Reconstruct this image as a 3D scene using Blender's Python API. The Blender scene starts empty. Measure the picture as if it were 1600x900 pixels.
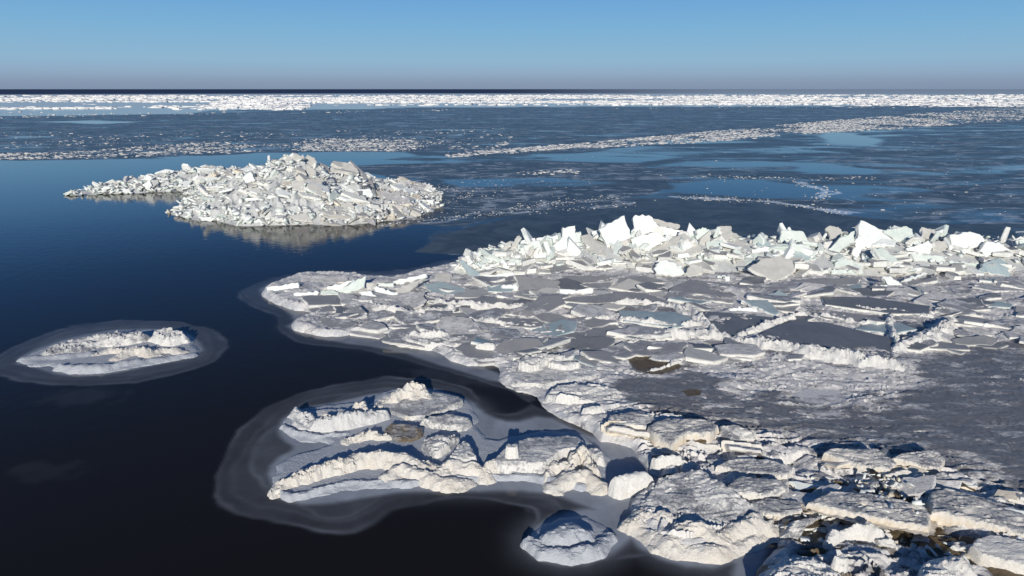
import bpy, math, random
import numpy as np
from mathutils import Vector, Matrix

S = bpy.context.scene
COL = S.collection
R = math.radians
random.seed(7)
RNG = np.random.default_rng(11)

# ---------------------------------------------------------------- camera
CAM_H = 10.0
FPX = 1067.0
PITCH = math.atan((450 - 139) / FPX)
cam_d = bpy.data.cameras.new('camera')
cam_d.sensor_width = 36.0
cam_d.lens = FPX / 1600 * 36.0
cam_d.clip_end = 60000.0
cam_d.clip_start = 0.2
cam = bpy.data.objects.new('camera', cam_d)
COL.objects.link(cam)
cam.location = (0, 0, CAM_H)
cam.rotation_euler = (math.pi / 2 - PITCH, 0, 0)
S.camera = cam

# ---------------------------------------------------------------- sky, sun, exposure
SUN_EL, SUN_AZ = 18.0, 181.5          # low winter sun straight behind the camera
world = bpy.data.worlds.new('World')
S.world = world
world.use_nodes = True
wn = world.node_tree
wn.nodes.clear()
sky = wn.nodes.new('ShaderNodeTexSky')
sky.sky_type = 'NISHITA'
sky.sun_disc = False
sky.sun_elevation = R(SUN_EL)
sky.sun_rotation = R(SUN_AZ)
sky.altitude = 0
sky.air_density = 1.0
sky.dust_density = 0.6
sky.ozone_density = 3.0
# thin winter haze: a grey lilac layer near the horizon, the same all round
geo = wn.nodes.new('ShaderNodeNewGeometry')
sep = wn.nodes.new('ShaderNodeSeparateXYZ')
wn.links.new(geo.outputs['Incoming'], sep.inputs[0])
el = wn.nodes.new('ShaderNodeMath'); el.operation = 'MULTIPLY'; el.inputs[1].default_value = -1.0
wn.links.new(sep.outputs['Z'], el.inputs[0])
rmp = wn.nodes.new('ShaderNodeValToRGB')
for e in rmp.color_ramp.elements[1:]: rmp.color_ramp.elements.remove(e)
SKY_STOPS = [(0.0, (.232, .312, .455)), (.0085, (.248, .338, .48)), (.02, (.29, .42, .59)), (.037, (.285, .49, .68)), (.075, (.215, .465, .715)), (.129, (.138, .38, .73)), (.165, (.08, .26, .60)), (.22, (.034, .15, .42)), (.4, (.022, .078, .21)), (1.0, (.014, .05, .16))]
for i, (p_, c_) in enumerate(SKY_STOPS):
    e = rmp.color_ramp.elements[0] if i == 0 else rmp.color_ramp.elements.new(p_)
    e.position = p_; e.color = (*[x * 11.0 for x in c_], 1)
wn.links.new(el.outputs[0], rmp.inputs[0])
smx = wn.nodes.new('ShaderNodeMix'); smx.data_type = 'RGBA'
smx.inputs[0].default_value = .95
bg = wn.nodes.new('ShaderNodeBackground')
bg.inputs['Strength'].default_value = 0.085
out = wn.nodes.new('ShaderNodeOutputWorld')
wn.links.new(sky.outputs[0], smx.inputs[6])
wn.links.new(rmp.outputs[0], smx.inputs[7])
wn.links.new(smx.outputs[2], bg.inputs[0])
wn.links.new(bg.outputs[0], out.inputs[0])

sun_d = bpy.data.lights.new('sun', 'SUN')
sun_d.energy = 4.1
sun_d.angle = R(0.5)
sun_d.color = (1.0, 0.945, 0.855)
sun = bpy.data.objects.new('sun', sun_d)
COL.objects.link(sun)
_az = R(SUN_AZ)
_dir = Vector((math.sin(_az) * math.cos(R(SUN_EL)), math.cos(_az) * math.cos(R(SUN_EL)), math.sin(R(SUN_EL))))
sun.rotation_euler = _dir.to_track_quat('Z', 'Y').to_euler()

S.view_settings.view_transform = 'Standard'
S.view_settings.look = 'None'
S.view_settings.exposure = 0.0
S.view_settings.gamma = 1.0
S.render.engine = 'CYCLES'
S.cycles.max_bounces = 6

# ---------------------------------------------------------------- photograph geometry
CP, SP = math.cos(PITCH), math.sin(PITCH)
def ray(px, py):
    u = (np.asarray(px, float) - 800) / FPX
    v = (450 - np.asarray(py, float)) / FPX
    return np.stack([u, CP + SP * v, -SP + CP * v], -1)
def G(px, py, z=0.0):
    d = ray(px, py)
    t = (z - CAM_H) / d[..., 2]
    return d[..., 0] * t, d[..., 1] * t
def GP(pts, z=0.0):
    a = np.array([(p[0], p[1]) for p in pts], float)
    x, y = G(a[:, 0], a[:, 1], z)
    return np.stack([x, y], -1)

# ---------------------------------------------------------------- noise and distance
def _hash(ix, iy, seed):
    h = (ix * 374761393 + iy * 668265263 + seed * 974711) & 0xFFFFFFFF
    h = ((h ^ (h >> 13)) * 1274126177) & 0xFFFFFFFF
    return (h ^ (h >> 16)) & 0xFFFFFFFF
def perlin(x, y, seed=0):
    x = np.asarray(x, float); y = np.asarray(y, float)
    ix = np.floor(x).astype(np.int64); iy = np.floor(y).astype(np.int64)
    fx = x - ix; fy = y - iy
    ux = fx * fx * fx * (fx * (fx * 6 - 15) + 10); uy = fy * fy * fy * (fy * (fy * 6 - 15) + 10)
    def g(i, j, dx, dy):
        a = _hash(i, j, seed) * (2 * math.pi / 4294967296.0)
        return np.cos(a) * dx + np.sin(a) * dy
    a = g(ix, iy, fx, fy); b = g(ix + 1, iy, fx - 1, fy)
    c = g(ix, iy + 1, fx, fy - 1); d = g(ix + 1, iy + 1, fx - 1, fy - 1)
    return ((a + (b - a) * ux) * (1 - uy) + (c + (d - c) * ux) * uy) * 1.4
def fbm(x, y, seed=0, o=4, gain=0.5):
    s = 0; a = 1.0; f = 1.0
    for k in range(o):
        s = s + a * perlin(x * f + 17.3 * k, y * f - 9.1 * k, seed + k)
        a *= gain; f *= 2.03
    return s
def ridged(x, y, seed=0, o=4):
    s = 0; a = 0.5; f = 1.0
    for k in range(o):
        n = 1 - np.abs(perlin(x * f + 5.1 * k, y * f + 3.7 * k, seed + k)) * 1.6
        s = s + a * n; a *= 0.5; f *= 2.1
    return s
def sstep(a, b, x):
    t = np.clip((x - a) / (b - a + 1e-9), 0, 1)
    return t * t * (3 - 2 * t)
def poly_sd(X, Y, P):
    """signed distance, positive inside"""
    n = len(P)
    d2 = np.full(X.shape, 1e18); ins = np.zeros(X.shape, bool)
    for i in range(n):
        ax, ay = P[i]; bx, by = P[(i + 1) % n]
        ex, ey = bx - ax, by - ay
        wx, wy = X - ax, Y - ay
        t = np.clip((wx * ex + wy * ey) / (ex * ex + ey * ey + 1e-12), 0, 1)
        dx, dy = wx - ex * t, wy - ey * t
        d2 = np.minimum(d2, dx * dx + dy * dy)
        cr = ((ay <= Y) & (by > Y)) | ((by <= Y) & (ay > Y))
        if abs(by - ay) > 1e-12:
            ins ^= cr & (X < ax + (Y - ay) * ex / ey)
    d = np.sqrt(d2)
    return np.where(ins, d, -d)
def line_dt(X, Y, P, vals):
    """distance to a polyline and the interpolated values at the nearest point"""
    best = np.full(X.shape, 1e18); V = [np.zeros(X.shape) for _ in vals[0]]
    for i in range(len(P) - 1):
        ax, ay = P[i]; bx, by = P[i + 1]
        ex, ey = bx - ax, by - ay
        t = np.clip(((X - ax) * ex + (Y - ay) * ey) / (ex * ex + ey * ey + 1e-12), 0, 1)
        dd = np.hypot(X - ax - ex * t, Y - ay - ey * t)
        m = dd < best
        best = np.where(m, dd, best)
        for k in range(len(V)):
            V[k] = np.where(m, vals[i][k] * (1 - t) + vals[i + 1][k] * t, V[k])
    return best, V
def smooth_poly(pts, it=2):
    """round off a hand traced outline (Chaikin)"""
    P = np.array(pts, float)
    for _ in range(it):
        Q = np.roll(P, -1, 0)
        P = np.stack([P * .75 + Q * .25, P * .25 + Q * .75], 1).reshape(-1, 2)
    return P

# ---------------------------------------------------------------- object helpers
def tag(o, label=None, cat=None, group=None, kind=None):
    if label: o['label'] = label
    if cat: o['category'] = cat
    if group: o['group'] = group
    if kind or cat: o['kind'] = kind or 'thing'
    return o
def link(name, me, mats=(), parent=None, loc=None):
    o = bpy.data.objects.new(name, me)
    COL.objects.link(o)
    if me is not None:
        for m in mats: me.materials.append(m)
    if loc is not None: o.location = loc
    if parent is not None: o.parent = parent
    return o
def empty(name, loc=(0, 0, 0)):
    o = bpy.data.objects.new(name, None)
    o.empty_display_size = 0.3
    COL.objects.link(o); o.location = loc
    return o
def np_mesh(name, V, F, attrs=None, smooth=True):
    V = np.asarray(V, np.float32); F = np.asarray(F, np.int32)
    me = bpy.data.meshes.new(name)
    k = F.shape[1]
    me.vertices.add(len(V)); me.vertices.foreach_set('co', V.ravel())
    me.loops.add(F.size); me.loops.foreach_set('vertex_index', F.ravel())
    me.polygons.add(len(F))
    me.polygons.foreach_set('loop_start', np.arange(0, F.size, k, dtype=np.int32))
    me.polygons.foreach_set('loop_total', np.full(len(F), k, np.int32))
    if smooth: me.polygons.foreach_set('use_smooth', np.ones(len(F), bool))
    me.update(calc_edges=True)
    for n, a in (attrs or {}).items():
        at = me.attributes.new(n, 'FLOAT', 'POINT')
        at.data.foreach_set('value', np.asarray(a, np.float32).ravel())
    return me
def grid_mesh(name, X, Y, Z, keep, attrs, origin=(0, 0, 0), crisp=30):
    """quads of a 2-D lattice; keep: bool per vertex, a quad stays if any corner is kept"""
    nr, nc = X.shape
    idx = np.arange(nr * nc).reshape(nr, nc)
    q = np.stack([idx[:-1, :-1], idx[:-1, 1:], idx[1:, 1:], idx[1:, :-1]], -1).reshape(-1, 4)
    # theta grows clockwise seen from above, r outward: flip so faces look up
    q = q[:, ::-1]
    kf = keep.ravel()[q].any(1)
    q = q[kf]
    used = np.unique(q)
    mp = np.full(nr * nc, -1, np.int64); mp[used] = np.arange(len(used))
    V = np.stack([X.ravel()[used] - origin[0], Y.ravel()[used] - origin[1], Z.ravel()[used] - origin[2]], -1)
    at = {n: a.ravel()[used] for n, a in attrs.items()}
    me = np_mesh(name, V, mp[q], at)
    if crisp: me.set_sharp_from_angle(angle=R(crisp))
    return me

DT, DR = 0.0019, 0.0042
def lattice(P, scale=1.0, pad=0.3):
    """polar lattice about the origin that covers the world points P"""
    P = np.asarray(P)
    r = np.hypot(P[:, 0], P[:, 1]); th = np.arctan2(P[:, 0], P[:, 1])
    r0, r1 = max(r.min() - pad, 0.5), r.max() + pad
    pt = pad / r.mean()
    n = max(int((th.max() - th.min() + 2 * pt) / (DT * scale)) + 1, 8)
    T = np.linspace(th.min() - pt, th.max() + pt, n)
    m = max(int(math.log(r1 / r0) / (DR * scale)) + 1, 8)
    Rr = np.exp(np.linspace(math.log(r0), math.log(r1), m))
    TT, RR = np.meshgrid(T, Rr)
    return RR * np.sin(TT), RR * np.cos(TT)

# ---------------------------------------------------------------- height fields
def crust(X, Y, ns, seed):
    """broken, flaky snow crust: rough noise plus overlapping flakes with sharp lips, about -1..1"""
    f = fbm(X / ns, Y / ns, seed, 5, .62)
    q = perlin(X / (ns * 2.2), Y / (ns * 1.1), seed + 11) * 2.6 + .45 * fbm(X / (ns * .8), Y / (ns * .5), seed + 12, 3)
    saw = q - np.floor(q); saw = saw * (1 - sstep(.86, 1, saw))
    return .62 * f + .8 * (saw - .5)
def eval_comps(X, Y, comps, seed=0):
    Z = np.full(X.shape, -9.0)
    A = {k: np.zeros(X.shape) for k in ('snow', 'dirt', 'slush', 'tan')}
    A['snow'][:] = 1.0
    for ci, c in enumerate(comps):
        k = c['k']; zb = c.get('z', 0.0)
        wa, ws = c.get('warp', 0.06), c.get('ws', 0.5)
        n1 = fbm(X / ws, Y / ws, seed + 31 * ci + 3, 3)
        if k == 'plat':
            P = GP(c['p'], zb)
            hs = np.array(c['h'] if isinstance(c['h'], (list, tuple)) else [c['h']] * len(P), float)
            if zb == 0 and hs.max() > .15:      # the far rim of the outline is seen at the height of the top
                yy = np.array([q[1] for q in c['p']], float)
                tt = np.clip((yy.max() - yy) / (np.ptp(yy) + 1e-6) * 1.7 - .35, 0, 1)
                P = np.stack([GP([q], zz)[0] for q, zz in zip(c['p'], hs * tt * .6)])
            P0 = P
            if c.get('sm', 1): P = smooth_poly(P, c.get('sm', 1))
            sd = poly_sd(X, Y, P) + wa * n1
            e = min(c.get('e', 0.3), (1.0 if c.get('round', 0) else .55) * max(float(sd.max()), .08))
            t = np.clip(sd / e, 0, 1)
            prof = np.sqrt(np.clip(2 * t - t * t, 0, 1)) if c.get('round', 0) else np.minimum(t * 1.02, 1) ** .8
            h = c['h']
            if isinstance(h, (list, tuple)):
                Q = P0; num = 0; den = 0
                for (qx, qy), hh in zip(Q, h):
                    w = 1 / ((X - qx) ** 2 + (Y - qy) ** 2 + 0.05) ** 1.5
                    num = num + w * hh; den = den + w
                h = num / den
            z = np.where(sd > 0, h * prof, sd * 2.5) + (zb if c.get('onz') else 0)
            m = sstep(.72, 1.0, t) if not c.get('round', 0) else prof
        elif k == 'ridge':
            P = np.stack([GP([q], q[2] * .8)[0] for q in c['p']]) if c.get('zc') else GP(c['p'], zb)
            d, (h, w) = line_dt(X, Y, P, [(q[2], q[3]) for q in c['p']])
            d = d + wa * n1
            d = np.maximum(d, 0)
            h = h * (1 + c.get('hv', .45) * fbm(X / .8, Y / .8, seed + 77 + ci, 3))
            t = d / w
            pw = c.get('pw', 2.0)
            z = np.where(t < 1, h * (1 - t ** pw) ** c.get('pe', 1.0), -(d - w) * 2.0)
            m = np.clip(1 - t, 0, 1) ** .5
        na, ns = c.get('na', 0.03), c.get('ns', 0.35)
        sx = c.get('sx', 1.7)
        if na:
            z = z + na * crust(X / sx, Y, ns, seed + 7 * ci + 50) * np.clip(m, 0, 1)
        mode = z > Z
        if c.get('cut'):
            Z = np.where(m > 0.02, np.minimum(Z, c['h'] if not isinstance(c['h'], (list, tuple)) else 0), Z)
            mode = m > 0.3
        else:
            Z = np.maximum(Z, z)
        for a in A:
            if a in c: A[a] = np.where(mode, c[a], A[a])
    return Z, A
def tint(X, Y, A, name, poly, val, soft=0.4, z=0.2, wn=0.4, ws=1.0, seed=5):
    sd = poly_sd(X, Y, GP(poly, z)) + wn * fbm(X / ws, Y / ws, seed, 4)
    f = sstep(-soft, soft, sd)
    A[name] = A[name] * (1 - f) + val * f
def field(name, comps, mats, scale=0.8, seed=0, parent=None, pad=0.4, tints=(), base=None, zcut=-0.06, extra=None):
    pts = np.concatenate([GP(c['p'], c.get('z', 0)) for c in comps])
    wmax = max([max([q[3] for q in c['p']]) if c['k'] == 'ridge' else 0 for c in comps])
    X, Y = lattice(pts, scale, pad + wmax)
    Z, A = eval_comps(X, Y, comps, seed)
    for t in tints: tint(X, Y, A, *t)
    if extra: Z, A = extra(X, Y, Z, A)
    ox, oy = pts.mean(0)
    o_ = (ox, oy, 0.0)
    Zc = np.maximum(Z, -0.3)
    if base is not None:                      # sits on something: drop what is below it
        B = base(X, Y); keep = Z > B + zcut
        Zc = np.maximum(Z, B - 0.25)
    else:
        keep = Z > zcut
    me = grid_mesh(name, X, Y, Zc, keep, A, o_)
    if parent is not None:
        pl = parent.location
        return link(name, me, mats, parent, (ox - pl.x, oy - pl.y, -pl.z))
    return link(name, me, mats, None, (ox, oy, 0))
# ---------------------------------------------------------------- materials
class NT:
    def __init__(s, name):
        s.m = bpy.data.materials.new(name); s.m.use_nodes = True
        s.t = s.m.node_tree; s.t.nodes.clear()
        s.o = s.n('ShaderNodeOutputMaterial')
        s.b = s.n('ShaderNodeBsdfPrincipled')
        s.l(s.b.outputs[0], s.o.inputs[0])
    def n(s, ty, **kw):
        x = s.t.nodes.new(ty)
        for k, v in kw.items(): setattr(x, k, v)
        return x
    def l(s, a, b): s.t.links.new(a, b)
    def setin(s, sock, v):
        if isinstance(v, (int, float, tuple, list)):
            sock.default_value = (*v, 1) if isinstance(v, (tuple, list)) and len(v) == 3 and sock.type == 'RGBA' else v
        else: s.l(v, sock)
    def coord(s, scale=(1, 1, 1), rot=(0, 0, 0), obj=False):
        if obj:
            c = s.n('ShaderNodeTexCoord').outputs['Object']
        else:
            c = s.n('ShaderNodeNewGeometry').outputs['Position']
        mp = s.n('ShaderNodeMapping')
        mp.inputs['Scale'].default_value = scale; mp.inputs['Rotation'].default_value = rot
        s.l(c, mp.inputs[0]); return mp.outputs[0]
    def noise(s, scale, vec, detail=5, rough=0.6, dist=0.0):
        x = s.n('ShaderNodeTexNoise')
        x.inputs['Scale'].default_value = scale; x.inputs['Detail'].default_value = detail
        x.inputs['Roughness'].default_value = rough; x.inputs['Distortion'].default_value = dist
        s.l(vec, x.inputs['Vector']); return x.outputs['Fac']
    def math(s, op, a, b=0.0, c=0.0, clamp=False):
        x = s.n('ShaderNodeMath', operation=op); x.use_clamp = clamp
        s.setin(x.inputs[0], a); s.setin(x.inputs[1], b); s.setin(x.inputs[2], c)
        return x.outputs[0]
    def ramp(s, v, a, b, x0=0.0, x1=1.0):
        x = s.n('ShaderNodeMapRange'); x.interpolation_type = 'SMOOTHSTEP'
        s.setin(x.inputs[0], v); x.inputs[1].default_value = a; x.inputs[2].default_value = b
        x.inputs[3].default_value = x0; x.inputs[4].default_value = x1
        return x.outputs[0]
    def mix(s, f, a, b):
        x = s.n('ShaderNodeMix', data_type='RGBA')
        s.setin(x.inputs[0], f); s.setin(x.inputs[6], a); s.setin(x.inputs[7], b)
        return x.outputs[2]
    def attr(s, name):
        return s.n('ShaderNodeAttribute', attribute_name=name).outputs['Fac']
    def bump(s, h, strength, dist):
        x = s.n('ShaderNodeBump'); x.inputs['Strength'].default_value = strength; x.inputs['Distance'].default_value = dist
        s.l(h, x.inputs['Height']); s.l(x.outputs[0], s.b.inputs['Normal'])

def field_mat(name, snow=(.84, .815, .785), ice=(.165, .165, .175), streak=(1.0, 1.0, 1.0)):
    t = NT(name)
    v = t.coord(streak)
    n1 = t.noise(1.6, v, 8, .68); n2 = t.noise(14, v, 6, .65); n3 = t.noise(.35, v, 4, .5)
    s = t.math('ADD', t.attr('snow'), t.math('MULTIPLY', t.math('SUBTRACT', n1, .5), 2.2))
    s = t.math('ADD', s, t.math('MULTIPLY', t.math('SUBTRACT', n2, .5), .9))
    f = t.ramp(s, .28, .72)
    snowc = t.mix(t.ramp(n2, .35, .7), tuple(c * .84 for c in snow), snow)
    snowc = t.mix(t.ramp(n3, .5, .75, 0, .35), snowc, (.70, .66, .60))
    icec = t.mix(t.ramp(n2, .3, .7), ice, tuple(c * 1.5 for c in ice))
    snowc = t.mix(t.math('MULTIPLY', t.attr('tan'), t.ramp(n1, .3, .7, .35, 1.0)), snowc, (.70, .58, .41))
    cr = t.noise(.45, v, 7, .6, .5)
    cl = t.math('MULTIPLY', t.ramp(t.math('ABSOLUTE', t.math('SUBTRACT', cr, .5)), .016, .003), t.ramp(n1, .42, .6, 0, .75))
    icec = t.mix(cl, icec, (.62, .62, .62))
    c = t.mix(f, icec, snowc)
    c = t.mix(t.attr('slush'), c, (.47, .50, .545))
    dn = t.math('ADD', t.attr('dirt'), t.math('MULTIPLY', t.math('SUBTRACT', n1, .5), .9))
    dn = t.math('MULTIPLY', t.ramp(dn, .35, .65), t.ramp(t.attr('dirt'), 0.0, .25))
    dirtc = t.mix(n2, (.05, .036, .02), (.23, .17, .10))
    c = t.mix(dn, c, dirtc)
    t.l(c, t.b.inputs['Base Color'])
    t.l(t.ramp(f, 0, 1, .30, .75), t.b.inputs['Roughness'])
    t.b.inputs['Specular IOR Level'].default_value = .35
    h = t.math('ADD', t.math('MULTIPLY', n2, .6), t.math('MULTIPLY', t.noise(45, v, 3, .6), .4))
    t.bump(h, .8, .07)
    return t.m

def block_mat(name, col, col2=None, rough=.55, scale=3.0, bump=.25, scratch=0.0, snowy=0.0, trans=0.0):
    t = NT(name)
    v = t.coord()
    n1 = t.noise(scale, v, 6, .62, .3); n2 = t.noise(scale * 7, v, 5, .6)
    oi = t.n('ShaderNodeObjectInfo').outputs['Random']
    col2 = col2 or tuple(c * .82 for c in col)
    f = t.math('ADD', t.ramp(n1, .35, .68), t.math('MULTIPLY', t.math('SUBTRACT', oi, .5), .6), clamp=True)
    c = t.mix(f, col, col2)
    c = t.mix(t.ramp(n2, .52, .75, 0, .28), c, tuple(min(1, x * 1.25 + .05) for x in col))
    if scratch:
        v2 = t.coord((.35, 3.2, 1.0), (0, 0, R(12)))
        sc = t.noise(3.0, v2, 7, .7)
        c = t.mix(t.ramp(sc, .56, .72, 0, scratch), c, (.72, .72, .71))
    if snowy:
        sn = t.math('ADD', t.noise(1.7, v, 7, .7), t.math('MULTIPLY', n2, .3))
        c = t.mix(t.ramp(sn, .62, .78, 0, snowy), c, (.82, .80, .77))
    t.l(c, t.b.inputs['Base Color'])
    t.b.inputs['Roughness'].default_value = rough
    t.b.inputs['Specular IOR Level'].default_value = .4
    if trans:
        t.b.inputs['Subsurface Weight'].default_value = trans
        t.b.inputs['Subsurface Radius'].default_value = (.05, .10, .09)
        t.b.inputs['Subsurface Scale'].default_value = 1.0
    h = t.math('ADD', n1, t.math('MULTIPLY', n2, .5))
    t.bump(h, bump, .06)
    return t.m

M = {}
M['snow'] = field_mat('snow_crust')
M['sheet'] = field_mat('shore_ice', streak=(.55, 1.25, 1.0))
M['hump'] = field_mat('spray_ice', snow=(.86, .84, .795), ice=(.24, .245, .26))
M['mound'] = field_mat('mound_ice', snow=(.72, .73, .71), ice=(.38, .40, .40))  # core colour toned down, painting in crevice shadows between the blocks
M['white'] = block_mat('white_ice', (.82, .84, .81), (.72, .755, .73))
M['green'] = block_mat('greenish_ice', (.69, .735, .69), (.58, .65, .605), .4)
M['beige'] = block_mat('beige_ice', (.60, .585, .54), (.50, .49, .455), .55, 2.0, .15)
M['grey'] = block_mat('grey_ice', (.36, .355, .35), (.29, .29, .295), .5, 1.6, .1, scratch=.18)
M['teal'] = block_mat('teal_ice', (.42, .50, .51), (.32, .40, .42), .4, 1.5, .1, scratch=.2)
M['dark'] = block_mat('dark_ice', (.20, .21, .225), (.16, .168, .18), .42, 1.2, .08, scratch=.14)
M['brown'] = block_mat('brown_ice', (.10, .075, .045), (.05, .036, .022), .6, 3, .4)
M['edge'] = block_mat('broken_edge_ice', (.80, .785, .74), (.66, .67, .63), .6, 6.0, .5)
M['cream'] = block_mat('cream_ice', (.78, .72, .61), (.62, .55, .43), .6, 4.0, .5)
M['crust'] = block_mat('crusted_ice', (.62, .60, .58), (.40, .40, .40), .7, 3.5, .7, snowy=.8)

def water_mat():
    t = NT('sea_water')
    v = t.coord()
    slush = t.attr('slush'); new = t.attr('newice'); sea = t.attr('opensea'); frost = t.attr('frost')
    nA = t.noise(.9, v, 6, .6, .6); nB = t.noise(.11, t.coord((.45, 1.0, 1.0)), 8, .66, 1.0); nC = t.noise(6, v, 5, .65)
    nD = t.noise(.35, v, 8, .7, 1.2)
    deep = (.0155, .0125, .011)
    newf = t.ramp(t.math('ADD', new, t.math('MULTIPLY', t.math('SUBTRACT', nB, .5), 1.7)), .24, .66)
    newf = t.math('MULTIPLY', newf, t.ramp(new, 0, .15))
    newc = t.mix(t.ramp(nD, .35, .7), (.042, .050, .058), (.115, .13, .145))
    c = t.mix(newf, deep, newc)
    fr = t.math('MULTIPLY', t.ramp(t.math('ADD', t.math('ADD', frost, t.math('MULTIPLY', t.math('SUBTRACT', nD, .5), 1.3)), t.math('MULTIPLY', t.math('SUBTRACT', nC, .5), .7)), .45, .85), t.ramp(frost, 0, .1))
    c = t.mix(fr, c, (.62, .64, .66))
    nE = t.noise(.20, t.coord((.42, 1.0, 1.0), (0, 0, R(-8))), 8, .62, .6)
    ln = t.ramp(t.math('ABSOLUTE', t.math('SUBTRACT', nE, .5)), .03, .006)
    ln = t.math('MULTIPLY', ln, t.math('MULTIPLY', t.attr('crackle'), t.ramp(nD, .38, .56)))
    c = t.mix(ln, c, (.50, .52, .54))
    slf = t.math('MULTIPLY', slush, t.ramp(nA, .2, .8, .72, 1.15), clamp=True)
    c = t.mix(slf, c, (.46, .50, .56))
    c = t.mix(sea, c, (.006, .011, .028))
    t.l(c, t.b.inputs['Base Color'])
    t.b.inputs['IOR'].default_value = 1.333
    sp = t.math('MULTIPLY', t.math('SUBTRACT', 1.0, t.math('MULTIPLY', sea, .93)), t.math('SUBTRACT', 1.0, t.math('MULTIPLY', newf, .55)))
    sp = t.math('MULTIPLY', sp, t.math('SUBTRACT', 1.0, t.math('MULTIPLY', slf, .6)))
    t.l(t.math('MULTIPLY', sp, .30), t.b.inputs['Specular IOR Level'])
    df = t.n('ShaderNodeBsdfDiffuse'); df.inputs[0].default_value = (.05, .08, .15, 1)  # matt navy painted in for the higher, darker sky that waves reflect
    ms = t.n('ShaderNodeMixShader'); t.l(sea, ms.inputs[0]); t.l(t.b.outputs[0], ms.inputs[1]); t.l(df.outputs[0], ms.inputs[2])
    t.l(ms.outputs[0], t.o.inputs[0])
    r = t.math('ADD', .03, t.math('MULTIPLY', newf, .28))
    r = t.math('ADD', r, t.math('MULTIPLY', slf, .3), clamp=True)
    t.l(r, t.b.inputs['Roughness'])
    t.bump(t.math('ADD', t.noise(1.6, v, 4, .6), t.math('MULTIPLY', nC, .25)), .15, .05)
    return t.m
M['water'] = water_mat()
M['floe'] = block_mat('floe_ice', (.66, .66, .65), (.42, .44, .46), .6, .8, .2)
M['plate'] = block_mat('frosted_plate_ice', (.34, .335, .335), (.27, .272, .28), .5, 1.4, .35, scratch=.2, snowy=.85)
M['pack'] = block_mat('pack_ice', (.88, .87, .85), (.76, .77, .78), .7, .3, .3)
# ---------------------------------------------------------------- the sea
HALO_LEFT = [(-40, 575), (0, 555), (40, 532), (90, 513), (160, 502), (230, 499), (300, 505), (345, 520), (360, 538), (345, 560), (300, 580), (220, 598), (130, 605), (60, 602), (10, 592)]
IN_LEFT = [(20, 565), (80, 537), (150, 520), (200, 514), (280, 516), (306, 530), (316, 552), (250, 568), (160, 585), (100, 585), (60, 574)]
HALO_MID = [(330, 775), (345, 715), (375, 665), (430, 625), (520, 598), (600, 588), (680, 590), (740, 610), (770, 650), (830, 640), (838, 600), (800, 620), (860, 640), (930, 690), (970, 780), (1060, 868), (1120, 875), (1200, 845), (1170, 930), (1080, 940), (1070, 905), (1090, 890), (1030, 862), (960, 880), (900, 890), (830, 870), (812, 830), (840, 800), (790, 782), (700, 778), (620, 800), (560, 830), (500, 835), (420, 822), (360, 800)]
IN_MID = [(424, 748), (432, 722), (470, 700), (448, 685), (440, 660), (470, 640), (540, 628), (590, 616), (650, 606), (730, 625), (760, 655), (800, 664), (850, 650), (900, 676), (940, 690), (1010, 700), (1030, 750), (985, 780), (1000, 842), (1070, 878), (1130, 872), (1195, 842), (1170, 910), (1150, 905), (1160, 870), (1090, 888), (1020, 862), (985, 830), (970, 845), (930, 875), (860, 875), (822, 852), (850, 815), (910, 800), (950, 800), (900, 778), (830, 762), (740, 762), (660, 764), (600, 768), (520, 782), (460, 786)]
HALO_TOP = [(360, 462), (390, 445), (450, 428), (530, 422), (620, 425), (700, 405), (760, 395), (800, 420), (700, 470), (640, 556), (700, 571), (780, 590), (842, 622), (834, 630), (770, 603), (690, 582), (620, 560), (560, 545), (480, 540), (430, 520), (440, 500), (400, 480)]
IN_TOP = [(398, 456), (440, 437), (540, 430), (640, 432), (720, 405), (760, 470), (700, 560), (770, 580), (790, 600), (700, 572), (620, 545), (520, 532), (450, 514), (470, 496)]
HALO_MOUND = [(265, 342), (300, 328), (380, 320), (500, 320), (640, 310), (690, 318), (680, 335), (600, 352), (540, 358), (480, 362), (400, 354), (310, 350)]
NEW_DARK = [(640, 395), (690, 365), (740, 350), (820, 335), (920, 322), (1000, 310), (1100, 309), (1180, 313), (1260, 323), (1330, 336), (1420, 346), (1520, 356), (1700, 370), (1700, 420), (1000, 420), (720, 400)]
NEW_MID = [(560, 345), (640, 335), (690, 320), (680, 300), (640, 285), (560, 268), (480, 262), (650, 255), (820, 250), (1000, 255), (1060, 275), (1050, 300), (1000, 310), (820, 335), (740, 352), (700, 372), (720, 355), (640, 352)]
NEW_RIGHT = [(1000, 262), (1250, 250), (1400, 215), (1750, 185), (1750, 375), (1400, 345), (1200, 312), (1330, 305), (1390, 275), (1260, 262), (1100, 280), (1060, 300)]
NEW_FAR = [(-60, 182), (300, 178), (640, 168), (1000, 166), (1300, 168), (1750, 160), (1750, 190), (1300, 205), (1100, 216), (900, 240), (640, 240), (400, 240), (240, 250), (100, 250), (-60, 250)]
LEADS = [[(390, 238), (520, 237), (640, 238), (655, 243), (600, 249), (480, 248), (400, 246)], [(840, 243), (1000, 240), (1060, 246), (1000, 255), (880, 253)],
         [(1050, 258), (1180, 252), (1300, 256), (1390, 266), (1360, 274), (1250, 272), (1240, 262), (1120, 262)], [(1275, 207), (1330, 208), (1370, 218), (1365, 228), (1300, 224)],
         [(-40, 172), (120, 171), (280, 174), (200, 179), (-40, 182)], [(60, 191), (140, 188), (220, 191), (160, 194)], [(680, 280), (860, 278), (1000, 285), (900, 293), (720, 292)],
         [(1030, 286), (1150, 279), (1270, 290), (1275, 302), (1200, 310), (1060, 303)], [(400, 240), (-60, 258), (-60, 275), (300, 262)]]
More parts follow.
